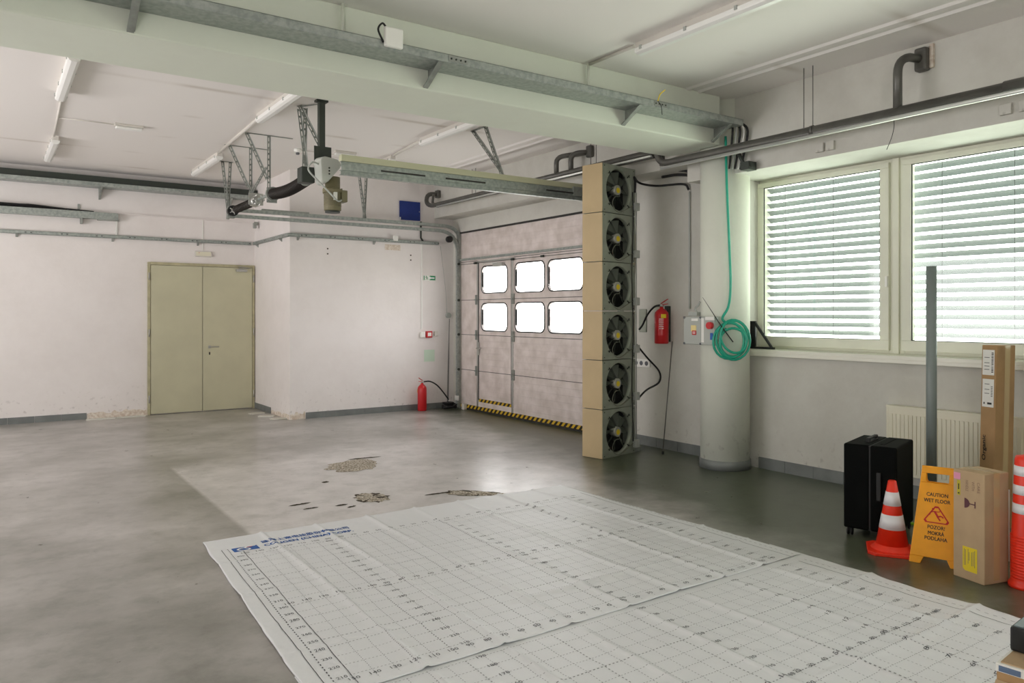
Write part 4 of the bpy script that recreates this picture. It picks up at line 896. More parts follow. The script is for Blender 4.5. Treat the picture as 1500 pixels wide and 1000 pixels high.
b = nb(); box(b, (1.655, -.03, -.28), (1.675, -.012, -.05)); obj('drop_conduit', b, 'white', du)
b = nb(); box(b, (1.68, YB-.035, 3.155), (3.785, YB-.001, 3.17)); struct('trim_wall_ledge', b, 'wall')
b = nb(); tube(b, [(3.76, 13.0, 3.12), (3.70, 13.0, 3.12)], .03, 10); box(b, (3.69, 12.96, 3.04), (3.73, 13.04, 3.13)); tag(obj('wall_bracket', b, 'galv_dark'), 'small steel bracket in the upper alcove corner', 'bracket')
b = nb(); box(b, (2.936, YB-.012, 2.65), (2.948, YB-.001, 3.15)); tag(obj('conduit', b, 'white'), 'thin conduit above the exit light over the double door', 'conduit')
ex = thing('emergency_light', 'small boxed emergency light above the double door with a red lamp dot', 'emergency light', (2.945, YB, 2.59))
b = nb(); box(b, (-.13, -.05, -.045), (.13, 0, .045)); obj('housing', b, 'lampbody', ex, bevel=.006)
b = nb(); box(b, (-.115, -.055, -.032), (.115, -.05, .032)); obj('diffuser', b, 'rad', ex)
b = nb(); tube(b, [(-.07, -.055, .018), (-.07, -.058, .018)], .006, 8); obj('indicator_lamp', b, 'red', ex)
# blue panel on the block
b = nb(); box(b, (5.61, YK-.03, 3.16), (5.985, YK-.002, 3.47)); bp_ = tag(obj('blue_panel', b, 'blue', bevel=.003), 'dark blue square panel high on the white wall', 'panel')
b = nb(); box(b, (5.60, YK-.032, 3.155), (5.625, YK-.03, 3.20)); tube(b, [(5.965, YK-.034, 3.31), (5.965, YK-.03, 3.31)], .006, 8); obj('peeled_corner', b, 'white', bp_)
# block wall small things
b = nb(); tube(b, [(6.0, YK-.02, 3.15), (6.0, YK-.02, 2.88), (6.04, YK-.02, 2.82)], .016, 8); tag(obj('conduit', b, 'blacksteel'), 'dark conduit dropping from the blue panel', 'conduit')
b = nb(); box(b, (6.01, YK-.02, 1.35), (6.03, YK-.001, 2.78)); tag(obj('conduit', b, 'white'), 'white conduit from the cable rail down to the red call point', 'conduit')
so = thing('socket_cover', 'small white box and brownish patch under the cable rail on the white wall', 'box', (5.50, YK, 2.82))
b = nb(); box(b, (-.03, -.085, -.02), (.05, -.053, .06)); obj('white_box', b, 'white', so, bevel=.003)
b = nb(); box(b, (-.15, -.004, -.17), (.13, -.001, -.08)); obj('faded_patch', b, 'plaster', so)
sg = thing('exit_sign', 'green and white emergency exit sign with arrow on the white wall', 'sign', (6.16, YK, 2.21))
b = nb(); box(b, (-.115, -.03, -.045), (.115, -.001, .045)); obj('sign_box', b, 'white', sg, bevel=.004)
b = nb(); box(b, (.0, -.0315, -.038), (.11, -.03, .038)); obj('green_field', b, 'green', sg)
b = nb(); y = -.0325
prism(b, [(-.02, y, 0), (.015, y, .026), (.015, y, .010), (.09, y, .010), (.09, y, -.010), (.015, y, -.010), (.015, y, -.026)], (0,1,0), .0005); obj('arrow', b, 'inkwhite', sg)
b = nb(); 
for s0, s1 in (((-.07, .02), (-.05, .0)), ((-.05, .0), (-.075, -.03)), ((-.05, .0), (-.03, -.03)), ((-.06, .012), (-.035, .012)), ((-.06, .012), (-.085, .0))):
    tube(b, [(s0[0], -.0312, s0[1]), (s1[0], -.0312, s1[1])], .004, 6)
tube(b, [(-.066, -.032, .030), (-.066, -.030, .030)], .008, 10); box(b, (-.11, -.0315, -.036), (-.095, -.03, .036)); obj('running_figure', b, 'green', sg)
cp = thing('call_point', 'red fire alarm call point on the white wall', 'alarm button', (6.15, YK, 1.26))
b = nb(); box(b, (-.055, -.05, -.055), (.055, -.001, .055)); obj('housing', b, 'red', cp, bevel=.006)
b = nb(); box(b, (-.032, -.052, -.03), (.032, -.05, .03)); obj('glass_face', b, 'white', cp)
b = nb(); box(b, (-.05, -.05, -.045), (.03, -.001, .045)); o = obj('switch_box', b, 'white', bevel=.005); o.location = (6.04, YK, 1.255); tag(o, 'white switch box left of the red call point', 'switch')
b = nb(); box(b, (-.035, -.03, -.04), (.035, -.001, .04)); o = obj('switch_box', b, 'lampbody', bevel=.005); o.location = (6.29, YK, 1.27); tag(o, 'small pale socket right of the red call point', 'socket')
b = nb(); box(b, (6.07, YK-.003, .80), (6.27, YK-.001, 1.0)); nt = tag(obj('paper_notice', b, mat('pale_green_paper', (206, 226, 206), .7)), 'pale green square notice below the call point', 'notice')
pl = thing('coiled_cable', 'black spiral cable hanging from a grey plug box down to the floor corner', 'cable', (6.52, YK-.05, 0))
b = nb(); lathe(b, [(.045, 0), (.045, .05)], (0, 0, 0), 16, mtx=Matrix.Rotation(PI/2, 4, 'X')); 
for v in b.verts: v.co += Vector((0, .04, 1.58))
obj('plug_box', b, 'grey_plastic', pl)
b = nb(); P_ = []
for i in range(420):
    u = i/419; z = 1.52-u*1.44; r = .003+.010*min(1, max(0, (u-.25)*4)); P_.append((-.03*u+r*math.cos(i*.9), -.02+r*math.sin(i*.9), z))
tube(b, P_, .004, 5); obj('spiral_lead', b, 'rubber', pl)
b = nb(); random.seed(1); P_ = [(-.06+.13*math.cos(a*.9)+.02*random.random(), -.12+.08*math.sin(a*.9), .02+.06*random.random()) for a in range(26)]; tube(b, spline(P_, 3), .014, 6); obj('cable_heap', b, 'rubber', pl)
b = nb(); box(b, (-.10, -.09, 0), (.06, .06, .10)); obj('cable_box', b, 'black', pl, bevel=.01)
b = nb(); tube(b, [(6.38, YK-.01, 2.76), (6.48, YK-.015, 2.0), (6.50, YK-.02, 1.62)], .003, 6); tag(obj('conduit', b, 'grey_plastic'), 'thin grey cable running down to the plug box in the gate corner', 'cable')
b = nb(); box(b, (-.03, -.04, 0), (.03, .04, .10)); o = obj('white_box', b, 'lampbody', bevel=.005); o.location = (6.61, 11.02, .0); tag(o, 'small pale sensor box at the foot of the gate corner', 'box')
b = nb()
for (x, z) in ((4.38, 2.62), (4.38, 2.54), (5.82, 2.58), (5.82, 2.50)): tube(b, [(x, YK-.008, z), (x, YK+.001, z)], .012, 8)
struct('trim_wall_plugs', b, 'crack')
# ------------------------------------------------------------------ ceiling lights
def tubelight(x, y0, y1, label, near=False):
    t = thing('ceiling_light', label, 'ceiling light', (x, (y0+y1)/2, ZC), 0, 'strip lights on the ceiling'); h = (y1-y0)/2
    b = nb(); box(b, (-.035, -h, -.05), (.035, h, -.0)); obj('lamp_body', b, 'lampbody', t, bevel=.004)
    b = nb(); prism(b, [(-.05, -h+.01, -.05), (.05, -h+.01, -.05), (.045, -h+.01, -.085), (.02, -h+.01, -.10), (-.02, -h+.01, -.10), (-.045, -h+.01, -.085)], (0,1,0), 2*h-.02); obj('diffuser', b, 'diffuser', t, bevel=.004)
    b = nb()
    for f in (-.9, -.3, .3, .9): box(b, (-.054, h*f-.012, -.07), (-.046, h*f+.012, -.04)); box(b, (.046, h*f-.012, -.07), (.054, h*f+.012, -.04))
    obj('clips', b, 'grey_plastic', t)
    return t
tubelight(4.35, 2.95, 4.52, 'white strip light on the ceiling in the near bay above the camera side')
tubelight(.60, 7.25, 8.72, 'white strip light at far left, the one closer to the beam')
tubelight(.70, 10.9, 12.3, 'white strip light at far left, the one closer to the back wall')
tubelight(2.47, 7.0, 8.48, 'white strip light meeting the beam left of the gate motor')
tubelight(2.60, 10.75, 12.3, 'white strip light above the double door')
tubelight(4.47, 7.05, 8.48, 'white strip light meeting the beam right of the gate motor')
tubelight(4.62, 9.6, 10.9, 'white strip light behind the near gate rail')
def cond(pts, label, r=.012, m='lampbody'):
    b = nb(); tube(b, pts, r, 8); tag(obj('conduit', b, m), label, 'conduit')
zc = ZC-.014
cond([(.62, 8.75, zc), (.68, 10.85, zc)], 'ceiling conduit between the two far left strip lights')
cond([(2.49, 8.5, zc), (2.58, 10.7, zc)], 'ceiling conduit between the strip lights left of the motor', .02)
cond([(4.49, 8.5, zc), (4.60, 9.55, zc)], 'ceiling conduit between the strip lights right of the motor', .02)
cond([(4.33, 5.10, zc), (4.34, 4.55, zc)], 'ceiling conduit from the beam to the near strip light', .014)
cond([(4.33, 5.11, ZC), (4.33, 5.11, 3.5)], 'short conduit down the beam face above the tray near the lamp', .014, 'beam')
cond([(2.07, 5.11, ZC), (2.07, 5.11, 3.5)], 'short conduit down the beam face above the small white box', .014, 'beam')
cond([(.66, 9.82, zc), (1.22, 9.80, zc)], 'thin ceiling conduit to the left emergency light', .006)
cond([(3.45, 9.95, zc), (6.2, 10.0, zc)], 'long thin ceiling conduit crossing the bay above the gate rail', .006)
def emer(x, y, label):
    t = thing('emergency_light', label, 'emergency light', (x, y, ZC), 0, 'ceiling emergency lights'); b = nb(); box(b, (-.15, -.045, -.03), (.15, .045, 0)); obj('housing', b, 'lampbody', t, bevel=.004)
    b = nb(); box(b, (-.14, -.035, -.06), (.14, .035, -.03)); obj('diffuser', b, 'diffuser', t, bevel=.01)
emer(1.36, 9.80, 'small oblong emergency light on the ceiling at the left'); emer(3.98, 9.75, 'small oblong emergency light on the ceiling right of the motor post')
dt = thing('smoke_detector', 'small white detector on the ceiling left of the motor hanger', 'detector', (3.40, 9.95, ZC))
b = nb(); lathe(b, [(.05, 0), (.05, -.03), (.035, -.05)], (0,0,0), 20); obj('base', b, 'white', dt); b = nb(); lathe(b, [(.025, -.05), (.022, -.075)], (0,0,0), 16); obj('sensor', b, 'inkgrey', dt)
# ------------------------------------------------------------------ calibration mats
random.seed(21)
foldX = [1.646, 2.06, 2.475, 2.885, 3.29, 3.70, 4.08]
foldY = [5.05, 4.44, 3.92, 3.5, 2.62, 2.0, 1.4, .85]
def hmat(x, y, seed, base):
    h = 0
    for i, f in enumerate(foldX):
        d = x-f-.012*math.sin(y*1.7+i); k = .5+.5*noise.noise(Vector((i*3.1, y*.9, seed))); h += (.019*(.45+.6*abs(k)))*math.exp(-(abs(d)/.015)**1.1)
    for i, f in enumerate(foldY):
        d = y-f-.02*math.sin(x*1.9+i*2); k = .5+.9*noise.noise(Vector((x*.8, i*2.7, seed+5))); h += (.014*max(.25, abs(k)))*math.exp(-(abs(d)/.018)**1.1)
    h += .0055*(noise.noise(Vector((x*1.7, y*2.6, seed)))+.6)+.0034*noise.noise(Vector((x*6, y*9, seed+2)))+.0018*noise.noise(Vector((x*14, y*18, seed+3)))
    if base == 0 and y > 2.95: h *= max(.08, 1-(y-2.95)*8)
    return base+max(.0012, h)
def make_mat(name, label, corners, seed, base, nx, ny, edge):
    (ax, ay), (bx, by), (cx, cy), (dx, dy) = corners       # far-left, far-right, near-right, near-left
    G = []
    for j in range(ny+1):
        v = j/ny; row = []
        for i in range(nx+1):
            u = i/nx; x = (ax*(1-u)+bx*u)*(1-v)+(dx*(1-u)+cx*u)*v; y = (ay*(1-u)+by*u)*(1-v)+(dy*(1-u)+cy*u)*v
            if i == nx: x += edge*.028*noise.noise(Vector((y*2.3, seed, 0)))*min(1, 1)
            if i == 0: x += .012*noise.noise(Vector((y*3.3, seed, 4)))
            row.append((x, y))
        G.append(row)
    b = nb(); V = []; Hh = []
    for row in G:
        r = [hmat(x, y, seed, base) for x, y in row]; Hh.append(r); V.append([b.verts.new((x, y, h)) for (x, y), h in zip(row, r)])
    for j in range(ny):
        for i in range(nx): b.faces.new((V[j][i], V[j+1][i], V[j+1][i+1], V[j][i+1])).smooth = True
    # thickness at the rim
    rim = [V[0][i] for i in range(nx+1)]+[V[j][nx] for j in range(1, ny+1)]+[V[ny][i] for i in range(nx-1, -1, -1)]+[V[j][0] for j in range(ny-1, 0, -1)]
    low = [b.verts.new((v.co.x, v.co.y, max(.0002, v.co.z-.004))) for v in rim]
    for k in range(len(rim)): b.faces.new((rim[k], rim[(k+1) % len(rim)], low[(k+1) % len(rim)], low[k]))
    o = obj(name, b, 'mat'); tag(o, label, 'mat')
    def top(p):
        # inverse bilinear (nearly a parallelogram: two Newton steps), then grid-bilinear height
        u = (p.x-ax)/(bx-ax); v = (p.y-ay)/(dy-ay)
        for _ in range(3):
            X = (ax*(1-u)+bx*u)*(1-v)+(dx*(1-u)+cx*u)*v; Y_ = (ay*(1-u)+by*u)*(1-v)+(dy*(1-u)+cy*u)*v
            u += (p.x-X)/(bx-ax); v += (p.y-Y_)/(dy-ay)
        fu = min(max(u*nx, 0), nx-1e-4); fv = min(max(v*ny, 0), ny-1e-4); i, j = int(fu), int(fv); fu -= i; fv -= j
        a = Hh[j][i]*(1-fu)+Hh[j][i+1]*fu; c = Hh[j+1][i]*(1-fu)+Hh[j+1][i+1]*fu
        return Vector((p.x, p.y, a*(1-fv)+c*fv+.0014))
    return o, top
mA, topA = make_mat('calibration_mat', 'large white creased measuring mat with blue company logo in its far corner', [(1.243, 5.615), (4.40, 5.60), (4.47, 3.10), (1.105, 3.04)], 1.0, .006, 264, 150, 1)
mB, topB = make_mat('calibration_mat', 'second white measuring mat in front, tucked under the first one', [(1.12, 3.32), (4.50, 3.36), (4.43, .55), (1.05, .55)], 8.0, .0, 264, 150, 1)
def linep(b, top, p, q, w, step=.03, dash=None):
    p = Vector((p[0], p[1], 0)); q = Vector((q[0], q[1], 0)); d = (q-p); L_ = d.length; d.normalize(); n = Vector((-d.y, d.x, 0))*w/2
    k = 0; on = dash or step; per = dash*2.1 if dash else step
    while k < L_:
        e = min(k+on, L_); A, B = p+d*k, p+d*e
        b.faces.new([b.verts.new(top(v)) for v in (A-n, B-n, B+n, A+n)]); k += per
def print_mat(o, top, ytop, ybot, num0, XS, left, right):
    sy = .1037; b = nb()
    sl = lambda x, y: x-.05*(5.15-y)*max(0, 1-(x-1.2)/3.2)
    y0_ = ytop+.2 if top is topA else ytop
    for xx, w in ((1.295, .004), (1.418, .004)): linep(b, top, (sl(xx, y0_), y0_), (sl(xx, ybot), ybot), w)
    linep(b, top, (sl(1.335, y0_), y0_), (sl(1.335, ybot), ybot), .006, dash=.014)
    linep(b, top, (right+.07, ytop+.1 if top is topA else ytop), (right+.07, ybot), .004); linep(b, top, (right+.13, ytop if top is topA else ytop), (right+.13, ybot), .003, dash=.02)
    obj('border_lines', b, 'inkgrey', o)
    b = nb(); y = ytop; n = num0
    while y > ybot+.03:
        major = n % 50 == 0
        linep(b, top, (sl(left+.09, y), y), (right, y), .0055 if major else .0030, dash=.011 if major else .009); y -= sy; n -= 10
    x = left+.08
    k = 0
    while x < right-.02:
        major = k % 5 == 0
        linep(b, top, (sl(x, ytop), ytop), (sl(x, ybot), ybot), .0055 if major else .0030, dash=.011 if major else .009); x += .0966; k += 1
    obj('grid_lines', b, mat('faint_dotted_print', (150, 152, 154), .7), o)
    b = nb(); y = ytop; n = num0
    while y > ybot+.05:
        for xc in (sl(1.372, y), sl(1.98, y), 2.93, 3.70, 4.18):
            if xc > right: continue
            s = str(n); text(b, s, (xc-.02, y-.012, 0), (1,0,0), (0,1,0), .024, .05+.0*len(s), fn=top)
        y -= sy; n -= 10
    for y in XS:
        for k in range(31):
            v = abs(150-10*k); x = sl(left+.08+.0966*k, y)
            if x > right: break
            text(b, str(v), (x-.022, y+.02, 0), (1,0,0), (0,1,0), .026, .016+.012*len(str(v)), fn=top)
    obj('printed_numbers', b, 'inkgrey', o)
print_mat(mA, topA, 5.15, 3.09, 400, (5.17, 4.12, 3.11), 1.338, 4.28)
print_mat(mB, topB, 3.02, .62, 190, (2.06, 1.03), 1.338, 4.26)
# logo
b = nb(); linep(b, topA, (1.365, 5.295), (1.535, 5.295), .095, .02); obj('logo_block', b, 'inkblue', mA)
up = lambda p, e=.0008: topA(p)+Vector((0,0,e))
b = nb()
def stroke(b, pts, w, e=.0008):
    pts = spline(pts, 6)
    for a, c in zip(pts, pts[1:]):
        d = (c-a).normalized(); n = Vector((-d.y, d.x, 0))*w/2; b.faces.new([b.verts.new(up(v, e)) for v in (a-n, c-n, c+n, a+n)])
stroke(b, [(1.525, 5.335, 0), (1.47, 5.338, 0), (1.45, 5.31, 0), (1.47, 5.285, 0), (1.465, 5.258, 0), (1.42, 5.255, 0), (1.395, 5.285, 0), (1.42, 5.315, 0), (1.455, 5.318, 0)], .014); obj('logo_swirl', b, 'inkwhite', mA)
b = nb(); stroke(b, [(1.465, 5.322, 0), (1.48, 5.324, 0), (1.50, 5.322, 0)], .012); obj('logo_red_mark', b, 'inkred', mA)
b = nb(); text(b, '珠海上富电技股份有限公司', (1.58, 5.355, 0), (1,0,0), (0,1,0), .062, .64, bold=.003, fn=topA); text(b, 'COLIGEN (CHINA) CORP.', (1.575, 5.262, 0), (1,0,0), (0,1,0), .058, .645, bold=.004, fn=topA); obj('company_name', b, 'inkblue', mA)
# ------------------------------------------------------------------ suitcase
su = thing('suitcase', 'large black hard shell suitcase standing behind the traffic cone', 'suitcase', (5.18, 3.04, 0), 0)
def srot(a): return Matrix.Rotation(a, 4, 'Z')
su.location = (5.227, 2.864, 0); su.rotation_euler = (0, 0, math.radians(15.7))   # x = depth direction, y = along narrow side
b = nb(); box(b, (0, 0, .055), (.50, .177, .665)); obj('shell_half', b, 'case', su, bevel=.014, seg=4)
b = nb(); box(b, (0, .1785, .055), (.50, .355, .665)); obj('shell_half', b, 'case', su, bevel=.014, seg=4)
b = nb(); box(b, (.004, .165, .06), (.496, .188, .660)); obj('zip_band', b, 'rubber', su)
b = nb(); box(b, (.14, .21, .662), (.36, .24, .672)); box(b, (.14, .21, .672), (.16, .24, .69)); box(b, (.34, .21, .672), (.36, .24, .69)); box(b, (.14, .212, .685), (.36, .238, .697)); obj('top_handle', b, 'black', su, bevel=.003)
b = nb(); box(b, (-.012, .10, .28), (.0, .13, .48)); obj('side_handle', b, 'black', su, bevel=.004)
b = nb(); box(b, (.10, .10, .663), (.42, .13, .668)); box(b, (-.003, .27, .2), (0.001, .29, .5)); obj('shell_ribs', b, 'alu' if False else 'case', su)
for (x, y) in ((.04, .035), (.04, .32), (.46, .035), (.46, .32)):
    b = nb(); tube(b, [(x, y-.018, .026), (x, y-.006, .026)], .026, 16); tube(b, [(x, y+.006, .026), (x, y+.018, .026)], .026, 16); tube(b, [(x, y, .03), (x, y, .06)], .014, 8); obj('wheel', b, 'rubber', su)
# ------------------------------------------------------------------ cone
tcn_ = thing('traffic_cone', 'orange traffic cone with two white reflective bands', 'traffic cone', (5.035, 2.79, 0), math.radians(33))
b = nb(); prism(b, [(x*.155, y*.155, 0) for x, y in ((-1, -.72), (-.72, -1), (.72, -1), (1, -.72), (1, .72), (.72, 1), (-.72, 1), (-1, .72))], (0,0,1), .022); lathe(b, [(.135, .022), (.118, .034), (.102, .055)], (0,0,0), 32); obj('base', b, 'orange', tcn_, bevel=.004)
def cr(z): return .100-(z-.05)/(.475-.05)*(.100-.026)
def cseg(z0, z1, m, nm, e=0): 
    b = nb(); lathe(b, [(cr(z0)+e, z0), (cr(z1)+e, z1)], (0,0,0), 36); obj(nm, b, m, tcn_)
b = nb(); lathe(b, [(cr(.05), .05), (cr(.475), .475), (.020, .480)], (0,0,0), 36); obj('cone_body', b, 'orange', tcn_)
cseg(.16, .255, 'reflect', 'reflective_band', .0015); cseg(.315, .405, 'reflect', 'reflective_band', .0015)
# ------------------------------------------------------------------ wet floor sign
sA = Vector((4.972, 2.476, 0)); sr = Vector((.30, -.954, 0)).normalized(); sb_ = Vector((.954, .30, 0)).normalized()
sn = thing('wet_floor_sign', 'yellow folding wet floor caution sign beside the cardboard box', 'sign', sA)
lean = Vector((.19, 0, 1)).normalized()
rt = math.atan2(sr.y, sr.x); sn.rotation_euler = (0, 0, rt)       # local x = right, local y = back
up_ = Vector((0, .19, 1)).normalized(); H_ = .615
def SP(u, v, d=0): n = Vector((1,0,0)).cross(up_); return Vector((u, 0, 0))+up_*v+n*d*-1*-1
def hw(v): return .150-(.150-.092)*v/H_
nrm = Vector((1,0,0)).cross(up_)          # points towards the viewer (-y)
def SPp(u, v, d=0): return Vector((u, 0, 0))+up_*v+nrm*d
outline = [(-hw(0), 0), (-.085, 0), (-.065, .045), (.065, .045), (.085, 0), (hw(0), 0), (hw(.45), .45), (hw(.48), .50)]
b = nb()
def sheet(b, back=False):
    f = (lambda u, v, d=0: SPp(u, v, d)) if not back else (lambda u, v, d=0: Vector((u, .235-(SPp(u, v, d).y), SPp(u, v, d).z)))
    def pr(pts):
        A = [b.verts.new(f(u, v, .006)) for u, v in pts]; B = [b.verts.new(f(u, v, -.004)) for u, v in pts]; n = len(pts)
        b.faces.new(A); b.faces.new(B[::-1])
        for i in range(n): b.faces.new((A[i], B[i], B[(i+1) % n], A[(i+1) % n]))
    pr([(-hw(0), 0), (-.085, 0), (-.065, .045), (-hw(.045), .045)]); pr([(hw(0), 0), (hw(.045), .045), (.065, .045), (.085, 0)])
    pr([(-hw(.045), .045), (-.065, .045), (.065, .045), (hw(.045), .045), (hw(.515), .515), (-hw(.515), .515)])
    pr([(-hw(.515), .515), (-.058, .515), (-.065, .53), (-.065, .575), (-hw(.575), .575)]); pr([(hw(.515), .515), (hw(.575), .575), (.065, .575), (.065, .53), (.058, .515)])
    pr([(-hw(.575), .575), (hw(.575), .575), (hw(H_), H_), (-hw(H_), H_)])
sheet(b); fr_ = obj('front_panel', b, 'signyel', sn, bevel=.003)
b = nb(); sheet(b, True); obj('rear_panel', b, 'signyel', sn, bevel=.003)
b = nb(); q0 = SPp(-hw(H_), H_, .0); q1 = SPp(hw(H_), H_, .0); tube(b, [q0, q1], .007, 10); obj('hinge_bar', b, 'signyel', sn)
def st(b, s, v, h, w): text(b, s, SPp(-w/2, v, .0068), (1,0,0), up_, h, w, bold=.0012)
b = nb(); st(b, 'CAUTION', .430, .023, .122); st(b, 'WET FLOOR', .392, .023, .150); st(b, 'POZOR!', .225, .023, .098); st(b, 'MOKRÁ', .188, .029, .092); st(b, 'PODLAHA', .155, .023, .128); obj('sign_lettering', b, 'ink', fr_)
b = nb(); cv = .305
T0 = [(-.083, .268-.005), (.083, .268-.005), (0, .385)]
def tri_ring(b, w):
    c = Vector((0, .303)); O = []; I = []
    for i in range(3):
        p = Vector(T0[i]); a = Vector(T0[i-1]); d = Vector(T0[(i+1) % 3])
        for q, t in ((a, .12), (p, 0), (d, .12)):
            if q is not p: O.append(p+(q-p)*t)
    for p in O: I.append(c+(p-c)*(1-w))
    n = len(O)
    for i in range(n): b.faces.new([b.verts.new(SPp(q[0], q[1], .0068)) for q in (O[i], O[(i+1) % n], I[(i+1) % n], I[i])])
tri_ring(b, .17); obj('warning_triangle', b, 'inkred', fr_)
b = nb()
def seg2(b, p, q, w): 
    p, q = Vector(p), Vector(q); d = (q-p).normalized(); n = Vector((-d.y, d.x))*w/2; b.faces.new([b.verts.new(SPp(v.x, v.y, .0068)) for v in (p-n, q-n, q+n, p+n)])
for p, q, w in (((-.012, .338), (.008, .305), .012), ((.008, .305), (.026, .312), .009), ((.026, .312), (.040, .302), .008), ((.004, .307), (.022, .282), .009), ((-.010, .336), (.014, .336), .005), ((.014, .336), (.020, .342), .005), ((-.012, .338), (-.032, .330), .006), ((-.032, .33), (-.040, .312), .005)): seg2(b, p, q, w)
b.faces.new([b.verts.new(SPp(-.020+.007*math.cos(2*PI*k/12), .351+.007*math.sin(2*PI*k/12), .0068)) for k in range(12)]); obj('slipping_figure', b, 'inkred', fr_)
# ------------------------------------------------------------------ cardboard box
cb = thing('cardboard_box', 'upright brown cardboard box with fragile mark and yellow label beside the wet floor sign', 'box', (4.841, 2.127, 0), 0)
va = Vector((4.889-4.841, 2.323-2.127)); ang = math.atan2(va.y, va.x)     # local x axis along left face
cb.rotation_euler = (0, 0, ang); w1_, w2_, ch = .205, .205, .655
# local: face A (label side) lies on y=0..: x 0..w1 ; the box extends to -y... right-hand face along -y
b = nb(); box(b, (0, -w2_, 0), (w1_, 0, ch))
for v in b.verts: pass
cbb = obj('carton', b, 'card', cb, bevel=.006)
FA = lambda x, z, d=.0012: Vector((x, d, z))          # label face normal +y?  (faces camera left)
# the label face looks to local +y or -x: determined from the camera
fx = lambda y, z, d=.0012: Vector((-d, y, z))
b = nb(); box(b, (-.001, -w2_*.62, 0.02), (-.0003, -w2_*.38, ch)); box(b, (.0, -w2_*.62, ch), (w1_, -w2_*.38, ch+.0008)); obj('packing_tape', b, 'tape', cb)
LABEL_FACE = 'y'
b = nb(); text(b, 'HANDLE', (.120, .0006+.001, .60), (0,0,-1), (-1,0,0) , .018, .065); text(b, 'WITH', (.080, .0016, .60), (0,0,-1), (-1,0,0), .018, .055); text(b, 'CARE', (.045, .0016, .60), (0,0,-1), (-1,0,0), .018, .065)
LB = b
def onface(pts, d=.0016): return [Vector((x, d, z)) for x, z in pts]
obj('faded_print', LB, mat('faded_brown_print', (136, 110, 92), .8), cb)
b = nb(); pts = [(.120+0.0*k, .475) for k in range(1)]
bowl = [(.125+.0, .495)]+[]
cpt = [(.128-.034*math.sin(PI*k/12), .462+.030*math.cos(PI*k/12)) for k in range(13)]
b.faces.new([b.verts.new(v) for v in onface(cpt)]); b.faces.new([b.verts.new(v) for v in onface([(.097, .465), (.060, .465), (.060, .459), (.097, .459)])]); b.faces.new([b.verts.new(v) for v in onface([(.062, .482), (.055, .482), (.055, .442), (.062, .442)])])
obj('fragile_glass_mark', b, mat('dark_purple_print', (98, 60, 66), .8), cb)
b = nb(); b.faces.new([b.verts.new(v) for v in onface([(.14, .20), (.045, .20), (.045, .055), (.125, .055), (.14, .07)], .0014)]); yl = obj('yellow_label', b, 'yellow', cb)
b = nb(); random.seed(4)
for x in (.13, .122, .105, .098, .082, .072, .062): 
    z0 = .19-.02*random.random(); z1 = .08+.05*random.random(); b.faces.new([b.verts.new(v) for v in onface([(x, z0), (x-.003, z0), (x-.003, z1), (x, z1)], .0018)])
obj('label_text', b, 'inkgrey', yl)
b = nb(); b.faces.new([b.verts.new(v) for v in onface([(.20, .635), (.155, .635), (.155, .60), (.16, .595), (.20, .595)], .0014)]); obj('pink_sticker', b, 'pink', cb)
b = nb(); b.faces.new([b.verts.new(v) for v in onface([(.178, .59), (.155, .59), (.155, .50), (.178, .50)], .0014)]); obj('yellow_warning_strip', b, mat('olive_yellow_strip', (196, 180, 50)), cb)
b = nb(); b.faces.new([b.verts.new(v) for v in onface([(.162, .505), (.174, .512), (.162, .520)], .0018)]); b.faces.new([b.verts.new(v) for v in onface([(.163, .57), (.170, .57), (.170, .535), (.163, .535)], .0018)]); obj('warning_symbol', b, 'ink', cb)
b = nb(); box(b, (-.002, -w2_-.006, .12), (.004, -w2_-.001, .55)); obj('white_edge_strip', b, 'white', cb)
# ------------------------------------------------------------------ tall box leaning on the sill
tb = thing('tall_cardboard_box', 'tall narrow brown cardboard box leaning against the window sill', 'box', (6.24, 2.655, 0))
tb.rotation_euler = (0, 0, 0)
N0 = Vector((0, 0, 0)); La = Vector((.30, .954, 0)).normalized()*.125; Ra = Vector((.954, -.30, 0)).normalized()*.185; bs = Vector((-.10, -.015, 0)); ht = 1.365
def TB(a, c, z, d=0): return bs*(1-z/ht)+La*a+Ra*c+Vector((0,0,z))-(Ra.normalized()*d)
b = nb(); lo = [b.verts.new(TB(a, c, .0)) for a, c in ((0,0),(0,1),(1,1),(1,0))]; hi = [b.verts.new(TB(a, c, ht)) for a, c in ((0,0),(0,1),(1,1),(1,0))]
b.faces.new(lo); b.faces.new(hi)
for i in range(4): b.faces.new((lo[i], lo[(i+1) % 4], hi[(i+1) % 4], hi[i]))
obj('carton', b, 'card2', tb, bevel=.005)
def lab(a0, a1, z0, z1, m, nm, d=.0015, bm_=None):
    b = bm_ or nb(); b.faces.new([b.verts.new(TB(a, 0, z, d)) for a, z in ((a0, z0), (a1, z0), (a1, z1), (a0, z1))]); return obj(nm, b, m, tb) if bm_ is None else None
lab(.12, .92, 1.14, 1.33, 'white', 'shipping_label'); lab(.12, .90, .90, 1.11, 'white', 'shipping_label')
b = nb(); random.seed(6); z = 1.16
while z < 1.31: lab(.18, .32, z, z+.004+.004*random.random(), 0, '', .0020, b); z += .012
z = .98
while z < 1.06: lab(.20, .32, z, z+.005, 0, '', .0020, b); z += .012
for z in (1.18, 1.205, 1.23, 1.27): lab(.45, .8, z, z+.004, 0, '', .002, b)
for z in (1.0, 1.03, 1.07): lab(.42, .75, z, z+.004, 0, '', .002, b)
lab(.25, .55, .92, .935, 0, '', .002, b); lab(.72, .80, .92, .935, 0, '', .002, b); obj('barcode_print', b, 'ink', tb)
b = nb(); upd = -La.normalized()*1; text(b, 'Organic', TB(.50, 0, .50, .002), Vector((.0, 0, 1)), La.normalized(), .040, .19, bold=.002); obj('brand_lettering', b, 'ink', tb)
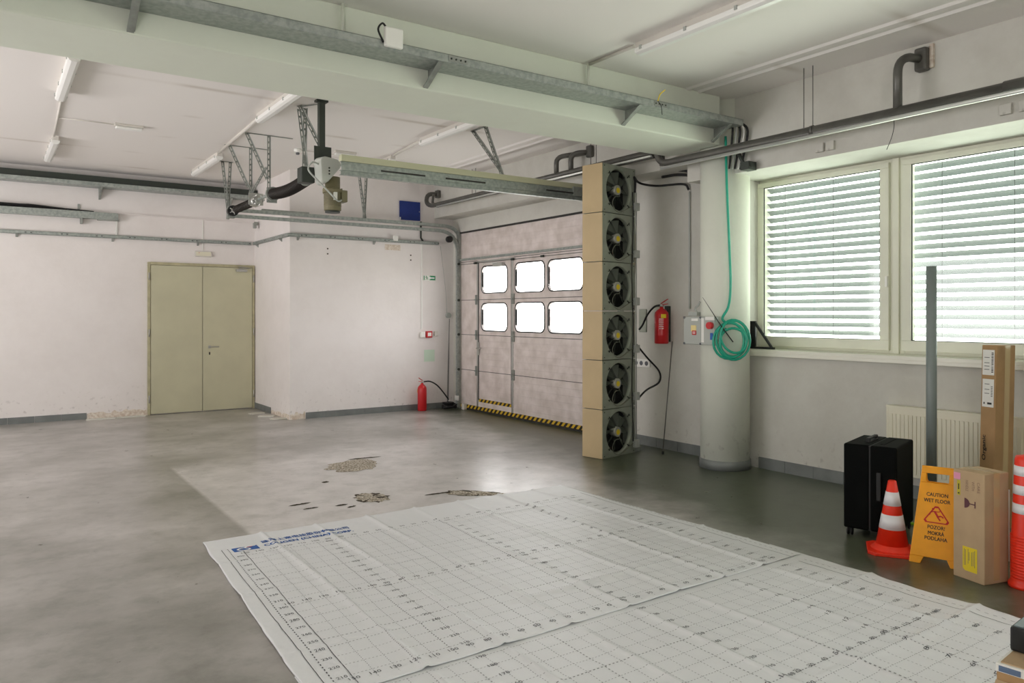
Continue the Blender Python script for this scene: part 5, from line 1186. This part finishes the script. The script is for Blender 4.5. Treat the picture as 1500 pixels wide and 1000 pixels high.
b = nb(); b.faces.new([b.verts.new(p) for p in (TB(0, .45, 0, 0)+La.normalized()*-.001, TB(0, .72, 0, 0)+La.normalized()*-.001, TB(0, .72, ht, 0)+La.normalized()*-.001, TB(0, .45, ht, 0)+La.normalized()*-.001)]); obj('packing_tape', b, 'tape', tb)
# ------------------------------------------------------------------ upright grey pipe, strap, delineator
b = nb(); tube(b, [(6.01, 3.02, 0), (6.01, 3.02, 1.97)], .0375, 24); tag(obj('upright_pipe', b, 'pole'), 'tall grey plastic pipe standing upright in front of the radiator', 'pipe')
b = nb(); tube(b, [(5.70, 3.17, .012), (5.95, 2.80, .012)], .012, 6); tag(obj('green_rod', b, 'lime'), 'lime green rod on the floor behind the suitcase', 'rod')
de = thing('traffic_delineator', 'orange flexible traffic post with three white bands at the right edge', 'traffic post', (5.035, 1.975, 0))
prof = [(.100, 0), (.100, .018), (.092, .03)]; z = .04
while z < .30: prof += [(.088, z), (.088, z+.009), (.083, z+.011), (.083, z+.015)]; z += .017
prof += [(.082, .32), (.066, .745), (.060, .765), (.03, .772)]; b = nb(); lathe(b, prof, (0,0,0), 36); obj('post', b, 'orange', de)
for z0, z1 in ((.655, .712), (.545, .600), (.435, .492)):
    r_ = lambda z: .082-(z-.32)/(.425)*.016+.0012
    b = nb(); lathe(b, [(r_(z0), z0), (r_(z1), z1)], (0,0,0), 36); obj('white_band', b, 'reflect', de)
# ------------------------------------------------------------------ stack at the lower right corner
bx = thing('cardboard_box', 'opened cardboard box with white tape at the lower right corner', 'box', (2.73, 1.163, 0), math.radians(6))
b = nb(); box(b, (0, -.45, .014), (.45, 0, .43)); obj('carton', b, 'card2', bx, bevel=.004)
b = nb(); box(b, (-.002, -.45, .43), (.45, .002, .458)); obj('white_tape', b, 'white', bx, bevel=.003)
b = nb(); box(b, (-.0045, -.07, .434), (-.002, -.008, .452)); obj('blue_tape_print', b, mat('faded_blue_tape_print', (92, 112, 140), .7), bx)
b = nb(); box(b, (.01, -.44, .458), (.44, -.01, .462)); obj('top_flap', b, 'card', bx)
b = nb(); prism(b, [(-.004, -.44, .40), (-.004, 0, .40), (-.10, 0, .33), (-.10, -.44, .33)], (0, 0, 1), .005); obj('side_flap', b, 'card', bx)
bk = thing('black_case', 'black box lying on top of the cardboard box at the lower right corner', 'box', (2.852, 1.174, .463), math.radians(6))
b = nb(); box(b, (0, -.3, 0), (.3, 0, .082)); obj('case_body', b, 'black', bk, bevel=.008)
b = nb(); box(b, (.01, -.29, .082), (.29, -.01, .086)); obj('lid', b, mat('blue_grey_lid', (96, 108, 112), .35), bk)
